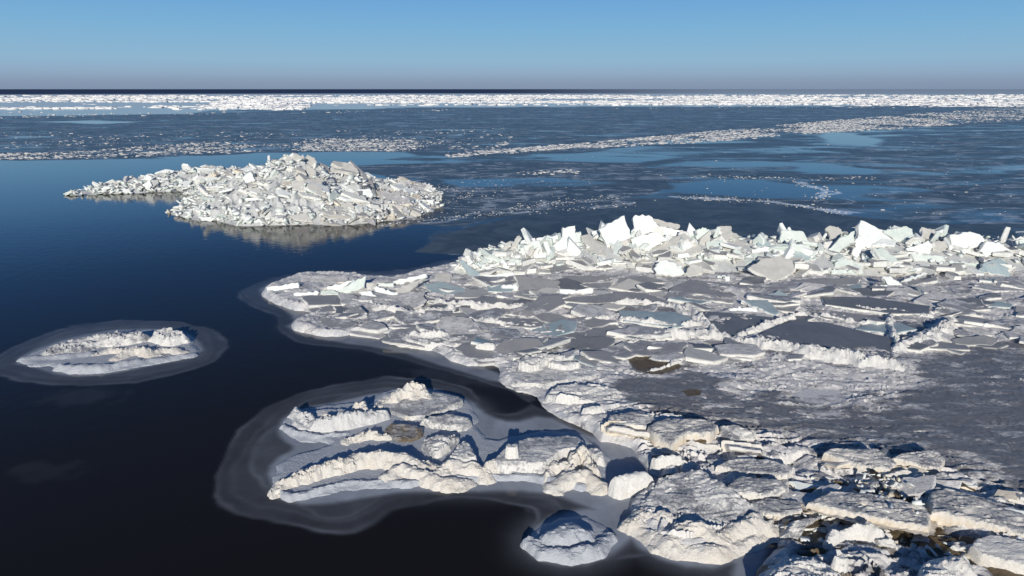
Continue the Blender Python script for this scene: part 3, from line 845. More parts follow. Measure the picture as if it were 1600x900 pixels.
# ---------------------------------------------------------------- pressure ridge: core, filler blocks, rubble
def build_ridge():
    root = empty('ice_ridge', (12, 38, 0))
    tag(root, 'long ridge of piled up white ice blocks crossing the bay', 'ice ridge')
    X, Y = lattice(CR_P, 1.5, 5.5)
    Z = ridge_core(X, Y) + .22 * (ridged(X / .8, Y / .8, 4, 4) - .6) * (ridge_core(X, Y) > .05)
    A = {'snow': np.full(X.shape, 1.0), 'dirt': np.zeros(X.shape), 'slush': np.zeros(X.shape)}
    me = grid_mesh('ridge_core', X, Y, np.maximum(Z, -.2) - .05, Z > .02, A, (12, 38, 0))
    link('ridge_core', me, [M['mound']], root)
    ch = chunk_set('ice_block', ('white', 'green', 'beige', 'grey', 'edge'), 9, 3)
    rng = random.Random(21)
    cum = np.concatenate([[0], np.cumsum(np.hypot(*np.diff(CR_P, axis=0).T))])
    Lv = cum[-1] - .5
    def sample():
        s = rng.uniform(1.0, Lv); i = int(min(max(np.searchsorted(cum, s) - 1, 0), len(CR_P) - 2))
        f = (s - cum[i]) / (cum[i + 1] - cum[i]); p = CR_P[i] * (1 - f) + CR_P[i + 1] * f
        w = CREST[i][3] * (1 - f) + CREST[i + 1][3] * f
        tx, ty = (CR_P[i + 1] - CR_P[i]) / (cum[i + 1] - cum[i])
        off = rng.triangular(-1.0, .55, -.35)
        return p[0] - ty * off * w, p[1] + tx * off * w, off
    # flat plates stacked at the foot: grey tops, white broken sides
    plates = []
    for i in range(8):
        me = chunk_mesh('ice_block', 1, rng.uniform(.6, .9), .2, 900 + i, rng.choice((4, 5)))
        me.materials.append(M['edge']); me.materials.append(M[('grey', 'beige')[i % 2]])
        me.polygons[len(me.polygons) - 1].material_index = 1
        plates.append(me)
    for i in range(95):
        x, y, off = sample()
        s_ = rng.uniform(.6, 1.5); k = rng.uniform(-1.05, -.55)
        x, y = x, y + (k - off) * 3.6
        z = float(top_h(np.array([x]), np.array([y]))[0])
        o = link('ice_block', rng.choice(plates), (), root)
        o.location = (x - 12, y - 38, z + rng.uniform(.02, .16))
        o.rotation_euler = (rng.gauss(.05, .12), rng.gauss(0, .12), rng.uniform(0, 6.28))
        o.scale = (s_ * rng.uniform(.9, 1.6), s_ * rng.uniform(.7, 1.1), s_ * rng.uniform(.8, 1.3))
    n = 0
    while n < 200:
        x, y, off = sample()
        front = off < -.55
        m = rng.choices(('white', 'green', 'beige', 'grey', 'edge'), (5.5, 3.2, .4, .1, 3))[0]
        s = rng.uniform(.6, 1.25) if not front else rng.uniform(.4, 1.0)
        z = float(ridge_core(np.array([x]), np.array([y]))[0])
        if z < .02: continue
        o = link('ice_block', rng.choice(ch[m]), (), root)
        o.location = (x - 12, y - 38, max(z, .12) + rng.uniform(-.02, .16))
        st = .75 if not front else .22
        o.rotation_euler = (rng.gauss(.15, st), rng.gauss(0, st), rng.uniform(0, 6.28))
        o.scale = (s * rng.uniform(.9, 1.5), s * rng.uniform(.8, 1.2), s * rng.uniform(.75, 1.3))
        n += 1
    items = []
    for _ in range(900):
        x, y, off = sample()
        z = float(top_h(np.array([x]), np.array([y]))[0])
        items.append((x - 12, y - 38, z + .05, rng.uniform(.08, .34), .5, rng.choices((0, 1, 2), (5, 3, 1))[0]))
    o = link('ice_rubble', loose_mesh('ice_rubble', items, 3), [M['white'], M['green'], M['beige']], root)
    o['kind'] = 'stuff'
build_ridge()

GR = 'big slabs heaved up along the ice ridge'
W, GRN, BG, GY, TL, DK = ('white', 'edge'), ('green', 'white'), ('beige', 'edge'), ('grey', 'edge'), ('teal', 'edge'), ('dark', 'edge')
RIDGE = [
 # outline in the photograph, tilt, yaw, thickness, materials, label
 ([(879, 356), (899, 353), (898, 384), (878, 383)], 80, 5, .30, W, 'upright narrow white slab standing like a tooth on the ridge'),
 ([(797, 386), (807, 369), (812, 368), (808, 383), (799, 391)], 60, -30, .22, BG, 'thin leaning finger of ice at the left end of the ridge crest'),
 ([(774, 396), (797, 376), (798, 383), (784, 396)], 55, -20, .2, BG, 'narrow oblique slab just left of the leaning finger'),
 ([(809, 377), (836, 371), (837, 379), (809, 383)], 60, 0, .35, W, 'low white bar left of the broad white block on the crest'),
 ([(838, 372), (872, 367), (873, 377), (852, 385), (838, 384)], 72, 5, .4, W, 'broad low white block left of the upright tooth'),
 ([(905, 368), (922, 366), (946, 394), (946, 399), (924, 400)], 38, -32, .28, BG, 'grey tan slab leaning steeply with green left edge'),
 ([(936, 358), (976, 336), (988, 370), (949, 387)], 74, 8, .35, W, 'tallest bright white slab standing on its corner'),
 ([(924, 361), (934, 361), (941, 372), (931, 373)], 65, -10, .25, W, 'small white block left of the corner standing slab'),
 ([(898, 364), (908, 362), (908, 380), (898, 384)], 70, 10, .25, GRN, 'small greenish block right of the upright tooth'),
 ([(862, 386), (880, 369), (898, 384), (880, 396)], 58, 0, .25, W, 'white slab propped below the upright tooth'),
 ([(840, 388), (866, 384), (888, 392), (883, 402), (842, 398)], 26, 5, .28, BG, 'low tan slab with white front edge under the tooth'),
 ([(737, 400), (742, 392), (761, 400), (760, 406), (748, 406)], 40, 20, .3, W, 'thick white lump at the left shoulder of the ridge'),
 ([(716, 407), (722, 406), (750, 429), (746, 434), (736, 434)], 48, -35, .25, TL, 'long bluish slab leaning down to the left of the ridge'),
 ([(748, 419), (780, 410), (782, 416), (752, 426)], 55, 15, .3, W, 'white slanting beam below the left shoulder'),
 ([(738, 412), (762, 404), (766, 407), (748, 419)], 40, 10, .2, GRN, 'pale green slab above the slanting beam'),
 ([(754, 430), (803, 426), (804, 433), (756, 436)], 60, 3, .5, W, 'long low white bar at the left foot of the ridge'),
 ([(780, 419), (784, 404), (798, 416), (788, 425)], 68, -10, .2, W, 'small pointed white triangle at the left of the ridge'),
 ([(792, 404), (818, 406), (820, 411), (800, 415)], 45, -5, .25, GRN, 'rounded green block right of the pointed triangle'),
 ([(798, 418), (820, 411), (842, 411), (844, 417), (818, 422)], 9, 0, .22, GY, 'flat grey plate beside the rounded green block'),
 ([(844, 410), (894, 414), (898, 419), (862, 426), (857, 419)], 9, 0, .25, GY, 'flat grey plate with jagged white front below the tan slab'),
 ([(896, 412), (956, 412), (957, 418), (898, 419)], 8, 0, .28, GY, 'long flat grey plate with straight white front edge'),
 ([(804, 429), (874, 438), (872, 450), (812, 457)], 20, 12, .25, GY, 'large tilted four sided grey slab at the left foot of the ridge'),
 ([(661, 442), (690, 440), (728, 451), (724, 460), (676, 461)], 16, -6, .3, TL, 'blue grey slab sloping toward the water left of the ridge'),
 ([(728, 442), (740, 436), (768, 442), (752, 449)], 20, 0, .25, BG, 'small beige slab behind the blue grey sloping slab'),
 ([(807, 430), (813, 419), (821, 430)], 70, 0, .15, W, 'tiny white triangle above the large tilted grey slab'),
 ([(783, 446), (808, 444), (810, 455), (784, 451)], 55, 0, .25, W, 'white block against the left side of the tilted grey slab'),
 ([(868, 431), (968, 430), (960, 440), (906, 442)], 7, 0, .24, GY, 'wide flat dark grey plate behind the two joined plates'),
 ([(906, 443), (960, 440), (948, 452), (926, 450)], 7, 0, .26, GY, 'pointed flat grey plate in front of the wide dark plate'),
 ([(874, 452), (926, 451), (926, 459), (872, 459)], 60, 0, .4, W, 'white bank of broken edge right of the tilted grey slab'),
 ([(860, 469), (948, 459), (980, 455), (984, 470), (932, 474)], 5, 0, .22, GY, 'smooth grey plate flush with the shore ice in front of the ridge'),
 ([(680, 427), (706, 427), (704, 440), (682, 440)], 22, 0, .25, BG, 'beige slab lying at the water edge left of the ridge'),
 ([(989, 340), (993, 336), (1014, 336), (1019, 340), (1033, 358), (1016, 364), (990, 370)], 76, -5, .5, W, 'big rounded white block on the highest crest'),
 ([(1020, 341), (1063, 351), (1058, 358), (1034, 353), (1020, 347)], 42, -18, .25, BG, 'thin capping slab lying on top of the big rounded block'),
 ([(1034, 354), (1068, 360), (1054, 369), (1038, 367)], 72, 0, .35, W, 'white block under the thin capping slab'),
 ([(986, 374), (1000, 367), (1026, 362), (1044, 373), (1014, 393), (988, 385)], 66, -8, .4, W, 'rounded white boulder slab below the big block'),
 ([(1068, 362), (1096, 386), (1098, 393), (1072, 399), (1018, 396), (1016, 392)], 33, -5, .3, BG, 'huge grey triangular slab leaning on the ridge'),
 ([(1088, 360), (1098, 355), (1108, 358), (1112, 366), (1096, 377), (1088, 373)], 64, 0, .4, GRN, 'pale jagged lump right of the grey triangle'),
 ([(1119, 354), (1143, 353), (1144, 371), (1132, 377)], 40, -25, .35, BG, 'tan square block tipped up on the crest'),
 ([(1144, 362), (1163, 371), (1152, 376), (1145, 373)], 36, 20, .2, BG, 'tan wing of ice beside the tipped square block'),
 ([(1104, 377), (1130, 374), (1128, 393), (1102, 387)], 48, -20, .35, GRN, 'pale grey green block below the tan square block'),
 ([(1134, 378), (1152, 375), (1170, 380), (1160, 388), (1130, 391)], 24, 8, .35, BG, 'flat topped block with bright front below the tan wing'),
 ([(1180, 387), (1188, 366), (1205, 383)], 44, -10, .2, TL, 'grey blue triangle standing mid ridge'),
 ([(1175, 390), (1234, 380), (1236, 387), (1176, 396)], 66, 8, .4, W, 'long white beam lying across the middle of the ridge'),
 ([(1100, 400), (1209, 397), (1210, 401), (1100, 406)], 40, 4, .2, GRN, 'thin yellow green slab under the long white beam'),
 ([(1220, 360), (1254, 360), (1266, 378), (1236, 379), (1220, 379)], 60, -5, .4, GRN, 'square pale block on the crest above the long beam'),
 ([(1236, 380), (1264, 382), (1276, 402), (1240, 391)], 58, 8, .3, GRN, 'greenish wedge right of the long white beam'),
 ([(1225, 389), (1248, 390), (1276, 403), (1248, 410)], 30, -6, .25, TL, 'blue grey slab lying under the greenish wedge'),
 ([(1171, 418), (1190, 404), (1216, 400), (1238, 406), (1242, 424), (1214, 440), (1200, 436)], 33, 4, .28, BG, 'large rounded tan slab tipped forward in front of the ridge'),
 ([(1022, 419), (1030, 406), (1052, 409), (1072, 428), (1056, 432), (1026, 428)], 54, 4, .25, W, 'smooth white slab leaning in front of the grey triangle'),
 ([(1070, 427), (1080, 411), (1096, 414), (1100, 426), (1080, 433)], 45, 0, .3, BG, 'dull block right of the smooth leaning white slab'),
 ([(980, 403), (1014, 401), (1018, 409), (990, 411)], 20, 0, .25, BG, 'small flat slab below the rounded boulder slab'),
 ([(960, 408), (991, 406), (992, 412), (960, 415)], 55, 0, .35, W, 'short white bar at the foot of the leaning tan slab'),
 ([(966, 434), (1008, 430), (1044, 441), (966, 442)], 7, 0, .25, GY, 'flat grey plate left of the widest plate'),
 ([(1046, 451), (1078, 437), (1208, 449), (1140, 465), (1100, 460), (1046, 454)], 5, 0, .26, GY, 'widest flat grey plate lying in front of the ridge'),
 ([(1072, 461), (1146, 468), (1144, 473), (1072, 465)], 14, 0, .32, GY, 'thick edged plate just below the widest plate'),
 ([(960, 455), (1010, 458), (1052, 472), (1056, 479), (984, 473), (960, 474)], 4, 0, .2, GY, 'dark grey plate tapering right in front of the ridge'),
 ([(1014, 457), (1036, 456), (1050, 464), (1048, 468), (1020, 463)], 22, 0, .3, GY, 'small thick block left below the widest plate'),
 ([(1158, 468), (1200, 468), (1218, 487), (1212, 492), (1186, 481)], 9, 0, .22, TL, 'bluish plate pointing toward the camera right of the thick edged plate'),
 ([(1200, 460), (1218, 453), (1236, 463), (1234, 467), (1200, 468)], 16, 0, .22, TL, 'small pale blue slab right of the widest plate'),
 ([(1226, 440), (1280, 434), (1340, 437), (1340, 444), (1250, 450)], 6, 0, .28, GY, 'flat grey plate with thick white front right of the tan slab'),
 ([(1140, 481), (1182, 481), (1184, 486), (1140, 487)], 60, 0, .3, W, 'short white bar lying on the shore ice'),
 ([(1121, 430), (1134, 429), (1134, 435), (1121, 435)], 62, 0, .25, GRN, 'small pale cube in front of the ridge middle'),
 ([(1133, 432), (1140, 432), (1140, 440), (1133, 440)], 66, 20, .2, W, 'tiny white cube beside the pale cube'),
 ([(1289, 357), (1298, 352), (1310, 354), (1318, 363), (1301, 377)], 52, -25, .4, BG, 'tipped block with rusty top near the right peak'),
 ([(1292, 390), (1316, 370), (1335, 360), (1334, 379), (1318, 387), (1310, 400), (1300, 399)], 62, -25, .4, GRN, 'big white slab leaning left beside the right peak'),
 ([(1341, 352), (1345, 343), (1366, 353), (1400, 378), (1398, 385), (1370, 385), (1342, 367)], 52, 10, .4, W, 'largest cream white slab forming the right peak of the ridge'),
 ([(1342, 367), (1370, 384), (1350, 389), (1336, 379)], 66, 10, .35, W, 'white wedge under the right peak slab'),
 ([(1330, 397), (1338, 378), (1348, 387), (1340, 405), (1332, 403)], 68, -20, .35, W, 'narrow block below the white wedge'),
 ([(1380, 360), (1416, 353), (1426, 358), (1427, 369), (1404, 377), (1390, 369)], 58, 5, .45, GRN, 'rounded pale block right of the right peak'),
 ([(1441, 354), (1460, 358), (1476, 376), (1460, 375), (1442, 371)], 52, 15, .35, BG, 'quarter round cream slab standing on the crest'),
 ([(1416, 388), (1452, 376), (1456, 381), (1455, 397), (1420, 395)], 60, -6, .4, W, 'smooth white slab under the quarter round slab'),
 ([(1456, 376), (1478, 376), (1484, 383), (1470, 394), (1458, 389)], 46, 6, .4, BG, 'cream block right of the smooth white slab'),
 ([(1485, 367), (1512, 362), (1532, 366), (1540, 375), (1530, 387), (1488, 390)], 70, 4, .55, W, 'broad bright white block near the right end of the ridge'),
 ([(1530, 392), (1542, 377), (1560, 378), (1579, 390), (1560, 395), (1540, 401)], 56, 4, .4, W, 'domed white block right of the broad bright block'),
 ([(1586, 390), (1592, 378), (1606, 375), (1606, 391)], 55, 0, .4, W, 'white block cut by the right edge of the view'),
 ([(1528, 423), (1538, 410), (1558, 403), (1572, 408), (1580, 432), (1560, 429)], 44, -4, .25, TL, 'fan shaped grey green slab at the right end'),
 ([(1365, 388), (1380, 387), (1400, 402), (1416, 416), (1392, 411), (1374, 399)], 50, 20, .35, GRN, 'oblong green white block sloping right below the peak'),
 ([(1346, 395), (1358, 390), (1372, 406), (1360, 413), (1346, 407)], 26, -12, .3, TL, 'dull blue block in the hollow below the right peak'),
 ([(1304, 410), (1320, 402), (1334, 407), (1330, 414), (1304, 418)], 52, -10, .35, GRN, 'green block left below the narrow block'),
 ([(1322, 415), (1338, 406), (1350, 416), (1346, 422), (1322, 421)], 36, -8, .3, GRN, 'pale slab resting beside the dull blue block'),
 ([(1299, 422), (1348, 422), (1349, 427), (1300, 428)], 62, 0, .4, GRN, 'long green bar along the foot of the ridge'),
 ([(1296, 438), (1320, 431), (1346, 436), (1340, 442), (1310, 441)], 8, 0, .22, GY, 'oval grey disc of ice lying at the ridge foot'),
 ([(1365, 446), (1387, 445), (1388, 453), (1365, 454)], 70, 0, .6, W, 'short drum shaped block in front of the right peak'),
 ([(1380, 432), (1392, 431), (1410, 444), (1408, 452), (1390, 450)], 52, 10, .3, W, 'white slab right of the drum shaped block'),
 ([(1408, 439), (1444, 425), (1450, 427), (1416, 441)], 52, 25, .2, W, 'thin white splinter slanting up to the right'),
 ([(1418, 441), (1456, 434), (1466, 427), (1464, 438), (1420, 446)], 10, 0, .22, GY, 'dark grey plate under the thin splinter'),
 ([(1482, 408), (1530, 410), (1531, 416), (1484, 412)], 60, 0, .4, GRN, 'straight pale bar below the broad bright block'),
 ([(1424, 396), (1474, 400), (1478, 408), (1430, 408)], 58, 0, .4, GRN, 'long pale green beam below the cream block'),
]
for q in RIDGE: slab('ice_slab', *q[:5], label=q[5], cat='ice slab', group=GR)

LEFTEND = [
 ([(416, 449), (466, 441), (467, 451), (416, 456)], 66, 8, .35, W, 'white block at the far left tip of the shore ice'),
 ([(470, 432), (500, 430), (544, 433), (540, 441), (474, 444)], 14, 0, .3, ('crust', 'cream'), 'crusted brownish block behind the tip of the shore ice'),
 ([(528, 453), (572, 431), (569, 449), (556, 456), (528, 459)], 62, 10, .25, GRN, 'big pale green wedge rising near the tip of the shore ice'),
 ([(504, 450), (552, 438), (530, 455)], 58, 8, .25, W, 'white sliver leaning on the left of the pale green wedge'),
 ([(572, 441), (587, 443), (572, 454)], 50, -10, .25, BG, 'small cream corner right of the pale green wedge'),
 ([(588, 442), (615, 442), (616, 449), (590, 447)], 60, 0, .3, GRN, 'short green bar between wedge and crossed slabs'),
 ([(615, 439), (667, 427), (668, 433), (630, 444), (616, 444)], 58, 12, .25, W, 'upper of two crossed slabs near the tip, slanting right'),
 ([(620, 450), (666, 434), (632, 461), (618, 457)], 40, 14, .2, BG, 'beige blade below the upper crossed slab'),
 ([(582, 449), (588, 446), (628, 462), (627, 467), (590, 458)], 60, -12, .22, W, 'lower crossed slab slanting down to the right'),
 ([(458, 458), (498, 456), (496, 461), (460, 462)], 58, 0, .3, W, 'low white bar in front of the crusted block'),
 ([(500, 455), (522, 453), (532, 460), (500, 462)], 42, 0, .25, GRN, 'bluish white block at the foot of the white sliver'),
 ([(560, 457), (580, 454), (587, 463), (566, 465)], 56, 0, .3, W, 'white block under the small cream corner'),
]
for q in LEFTEND: slab('ice_slab', *q[:5], label=q[5], cat='ice slab', group='slabs near the tip of the shore ice')

# flat plates in the shore ice, with raised snowy welts between them
PLATES = [
 ([(1088, 486), (1140, 488), (1222, 497), (1150, 528), (1112, 519)], 'dark', 'dark triangular pane of smooth ice in the shore ice'),
 ([(1165, 531), (1235, 501), (1290, 503), (1390, 527), (1398, 561), (1280, 546), (1180, 536)], 'dark', 'largest smooth dark pane of ice bounded by white welts'),
 ([(1398, 497), (1454, 503), (1478, 500), (1402, 533)], 'dark', 'dark wedge of smooth ice beside the shadowed welt'),
 ([(1250, 479), (1366, 493), (1378, 506), (1340, 506), (1280, 495)], 'grey', 'long grey pane above the largest dark pane'),
 ([(1284, 463), (1360, 464), (1454, 478), (1452, 490), (1392, 489), (1290, 475)], 'dark', 'smooth grey pane right below the right peak'),
 ([(966, 485), (1056, 487), (1080, 495), (1088, 506), (1056, 511), (974, 501)], 'teal', 'streaky blue grey pane left of the dark triangle'),
 ([(728, 459), (820, 469), (818, 475), (740, 479), (684, 470)], 'grey', 'smooth grey pane below the blue grey sloping slab'),
 ([(898, 528), (940, 505), (962, 506), (980, 521), (940, 530)], 'grey', 'grey tilted pane left below the streaky pane'),
 ([(776, 496), (840, 498), (860, 508), (830, 512), (790, 508)], 'grey', 'small grey pane among snow left of the streaky pane'),
]
for p, m, lb in PLATES:
    slab('ice_plate', p, 1.5, 0, .16, (m, 'edge'), label=lb, cat='ice plate', group='smooth panes set in the shore ice', lift=.0, broken=.02, rough=.02)

# the mosaic of broken plates frozen into the shore ice in front of the ridge: parts of the sheet
def mosaic():
    rng = random.Random(31); nr = np.random.default_rng(31)
    big = [np.array(q[0], float) for q in PLATES] + [np.array(q[0], float) for q in RIDGE if q[1] < 12]
    REG = np.array([(640, 452), (760, 438), (1000, 436), (1300, 440), (1640, 436), (1700, 470), (1700, 536), (1500, 536), (1440, 540), (1300, 560), (1150, 552), (1000, 560), (900, 566), (800, 556), (690, 540), (600, 512), (480, 508), (500, 470)], float)
    n = 0; tries = 0
    while n < 235 and tries < 12000:
        tries += 1
        px, py = rng.uniform(480, 1700), rng.uniform(434, 562)
        if poly_sd(np.array([px]), np.array([py]), REG)[0] < 0: continue
        if any(poly_sd(np.array([px]), np.array([py]), b)[0] > -4 for b in big): continue
        x, y = G(px, py, .3); z = float(top_h(np.array([x]), np.array([y]))[0])
        if z > .9: continue
        k = rng.choice((4, 4, 5, 5, 6)); s = rng.uniform(.3, .95); a0 = rng.uniform(0, 6.28); el = rng.uniform(.5, .9); ro = rng.gauss(0, .35)
        pts = []
        for i in range(k):
            a = a0 + 6.2832 * i / k + rng.uniform(-.35, .35)
            u, v = s * math.cos(a) * 1.5, s * math.sin(a) * el * 1.3
            pts.append((u * math.cos(ro) - v * math.sin(ro), u * math.sin(ro) + v * math.cos(ro), 0))
        t1, t2 = rng.gauss(.06, .10), rng.gauss(0, .09)
        nrm = Vector((t2, -t1, 1)).normalized()
        pts = [Vector((q[0], q[1], -(nrm.x * q[0] + nrm.y * q[1]) / nrm.z)) for q in pts]
        me = slab_mesh('ice_plate', pts, nrm, rng.uniform(.10, .24), 4000 + n, seg=.45, rough=.05, broken=.04)
        m = rng.choices(('plate', 'grey', 'dark', 'teal', 'beige', 'crust'), (5, 2, 1.5, .8, 1.5, 2))[0]
        link('ice_plate', me, [M[m], M['edge']], SHORE, (x, y, z + rng.uniform(.03, .13)))
        n += 1
mosaic()
# smaller crusted slabs jumbled over the near shore ice: parts of the sheet too
def jumble():
    rng = random.Random(53)
    REG = np.array([(1100, 716), (1180, 712), (1270, 735), (1290, 700), (1380, 735), (1470, 730), (1540, 755), (1640, 790), (1640, 850), (1500, 850), (1400, 815), (1250, 820), (1190, 800), (1140, 760)], float)
    n = 0
    while n < 120:
        px, py = rng.uniform(1100, 1640), rng.uniform(700, 850)
        if poly_sd(np.array([px]), np.array([py]), REG)[0] < 0: continue
        x, y = G(px, py, .3); z = float(top_h(np.array([x]), np.array([y]))[0])
        k = rng.choice((4, 4, 5)); s = rng.uniform(.10, .34) * (1.6 if rng.random() < .15 else 1); a0 = rng.uniform(0, 6.28)
        t1, t2 = rng.gauss(.1, .22), rng.gauss(0, .2)
        nrm = Vector((t2, -t1, 1)).normalized(); pts = []
        for i in range(k):
            a = a0 + 6.2832 * i / k + rng.uniform(-.4, .4); u, v = s * math.cos(a) * 1.5, s * math.sin(a) * .8
            pts.append(Vector((u, v, -(nrm.x * u + nrm.y * v) / nrm.z)))
        me = slab_mesh('ice_slab', pts, nrm, rng.uniform(.06, .16), 6000 + n, seg=.16, rough=.02, broken=.03)
        m = rng.choices(('crust', 'white', 'cream', 'brown', 'grey'), (5, 2, 2, 1.2, 1))[0]
        link('ice_slab', me, [M[m], M[rng.choice(('cream', 'edge', 'edge'))]], SHORE, (x, y, z + rng.uniform(.0, .12)))
        n += 1
jumble()

def shore_floor(X, Y): return shore_h(X, Y)
def welt(label, pts, na=.10, seed=0, dirt=0.0, **kw):
    c = dict(k='ridge', p=[(a, b, h * .66 + .2, w * .78) for a, b, h, w in pts], na=na, ns=.26, warp=.16, ws=.5, pw=1.5, hv=.32, snow=1.25, dirt=dirt)
    o = field('ice_welt', [c], [M['hump']], .75, seed, base=shore_floor, pad=.3)
    return tag(o, label, 'ice welt', 'white welts squeezed up between the panes')
welt('long white welt along the front of the largest dark pane', [(985, 541, .1, .5), (1020, 532, .22, .6), (1090, 526, .24, .6), (1130, 534, .26, .6), (1170, 543, .32, .65), (1280, 560, .42, .8), (1340, 570, .45, .85), (1395, 580, .4, .8), (1418, 582, .1, .5)], seed=1)
welt('thin dirty welt dividing the dark triangle from the largest pane', [(1152, 531, .12, .3), (1182, 519, .22, .38), (1240, 500, .24, .4), (1275, 499, .12, .3)], seed=2, dirt=.25)
welt('broad crumbly welt casting a shadow to its left', [(1400, 552, .2, .5), (1430, 541, .42, .75), (1465, 528, .5, .85), (1492, 512, .42, .75), (1500, 504, .15, .4)], seed=3, dirt=.2)
welt('winding white welt behind the dark wedge', [(1250, 475, .1, .3), (1300, 482, .2, .4), (1370, 494, .24, .45), (1395, 493, .26, .5), (1450, 501, .22, .45), (1474, 490, .36, .6), (1490, 480, .32, .55), (1545, 481, .1, .4)], seed=4)
welt('short low welt above the largest dark pane', [(1282, 498, .1, .25), (1336, 509, .17, .32), (1368, 512, .1, .25)], seed=5)
welt('broken standing rim between the largest pane and the wedge', [(1392, 496, .2, .3), (1388, 512, .3, .35), (1393, 528, .24, .35), (1400, 546, .12, .3)], seed=6, dirt=.2)
welt('white welt under the smooth pane left of the ridge', [(664, 470, .2, .4), (700, 482, .3, .5), (740, 484, .32, .55), (790, 484, .22, .5), (815, 482, .1, .3)], seed=7)
welt('long curved welt along the left shore ice', [(575, 478, .12, .4), (604, 490, .26, .5), (640, 497, .28, .55), (700, 490, .24, .5), (740, 480, .1, .4)], seed=8)
welt('snowy welt below the streaky blue grey pane', [(972, 506, .2, .35), (1010, 511, .28, .45), (1060, 516, .26, .45), (1100, 512, .12, .4)], seed=9)
welt('snowy welt above the streaky blue grey pane', [(960, 480, .2, .35), (1000, 478, .26, .4), (1050, 482, .22, .4), (1066, 492, .18, .4), (1092, 506, .18, .4)], seed=10)
welt('crumbly welt edging the dark triangle', [(1068, 482, .16, .35), (1085, 492, .22, .42), (1100, 508, .24, .42), (1116, 524, .2, .4)], seed=11)
welt('low welt left of the grey tilted pane', [(880, 528, .1, .3), (905, 515, .2, .4), (938, 502, .22, .4), (955, 500, .1, .3)], seed=12)
welt('faint welt at the far right of the shore ice', [(1490, 478, .15, .4), (1540, 480, .2, .45), (1600, 488, .2, .5), (1680, 492, .2, .5)], seed=13)
welt('thin white lip along the lower edge of the dirty patch', [(1012, 587, .05, .14), (1045, 579, .09, .17), (1070, 569, .05, .14)], seed=15, na=.03)
welt('low white welt in the snow left of the panes', [(660, 500, .1, .4), (720, 506, .2, .5), (790, 514, .22, .5), (850, 520, .12, .4)], seed=14)
# ---------------------------------------------------------------- far mound of blocks
MC = [(133, 302, .35, 1.9), (165, 299, .75, 2.8), (215, 295, 1.05, 4.0), (270, 290, 1.5, 5.4), (330, 287, 1.8, 7.0), (390, 288, 1.65, 7.5), (428, 298, 2.0, 8.0), (452, 308, 3.4, 10.0), (466, 312, 4.2, 11.5), (492, 311, 3.5, 10.5), (514, 309, 2.7, 9.5), (540, 308, 2.85, 9.5), (562, 306, 2.2, 8.5), (600, 303, 1.4, 6.5), (632, 308, .75, 4.4), (660, 316, .3, 2.0)]
MC2 = [(462, 330, 2.2, 7.0), (400, 336, 1.0, 3.6), (350, 339, .6, 2.0), (318, 342, .3, 1.2)]
MC3 = [(480, 330, 2.3, 7.5), (540, 335, 1.5, 5.0), (600, 330, 1.1, 4.5), (640, 322, .6, 3.2)]
def mound_h(X, Y):
    z = np.full(np.shape(X), -5.0)
    for C, pw in ((MC, 1.15), (MC2, 1.4), (MC3, 1.4)):
        P = GP(C); d, (h, w) = line_dt(X, Y, P, [(c[2], c[3]) for c in C])
        t = d / w
        z = np.maximum(z, np.where(t < 1, h * (1 - np.minimum(t, 1) ** pw), -(d - w)))
    return z
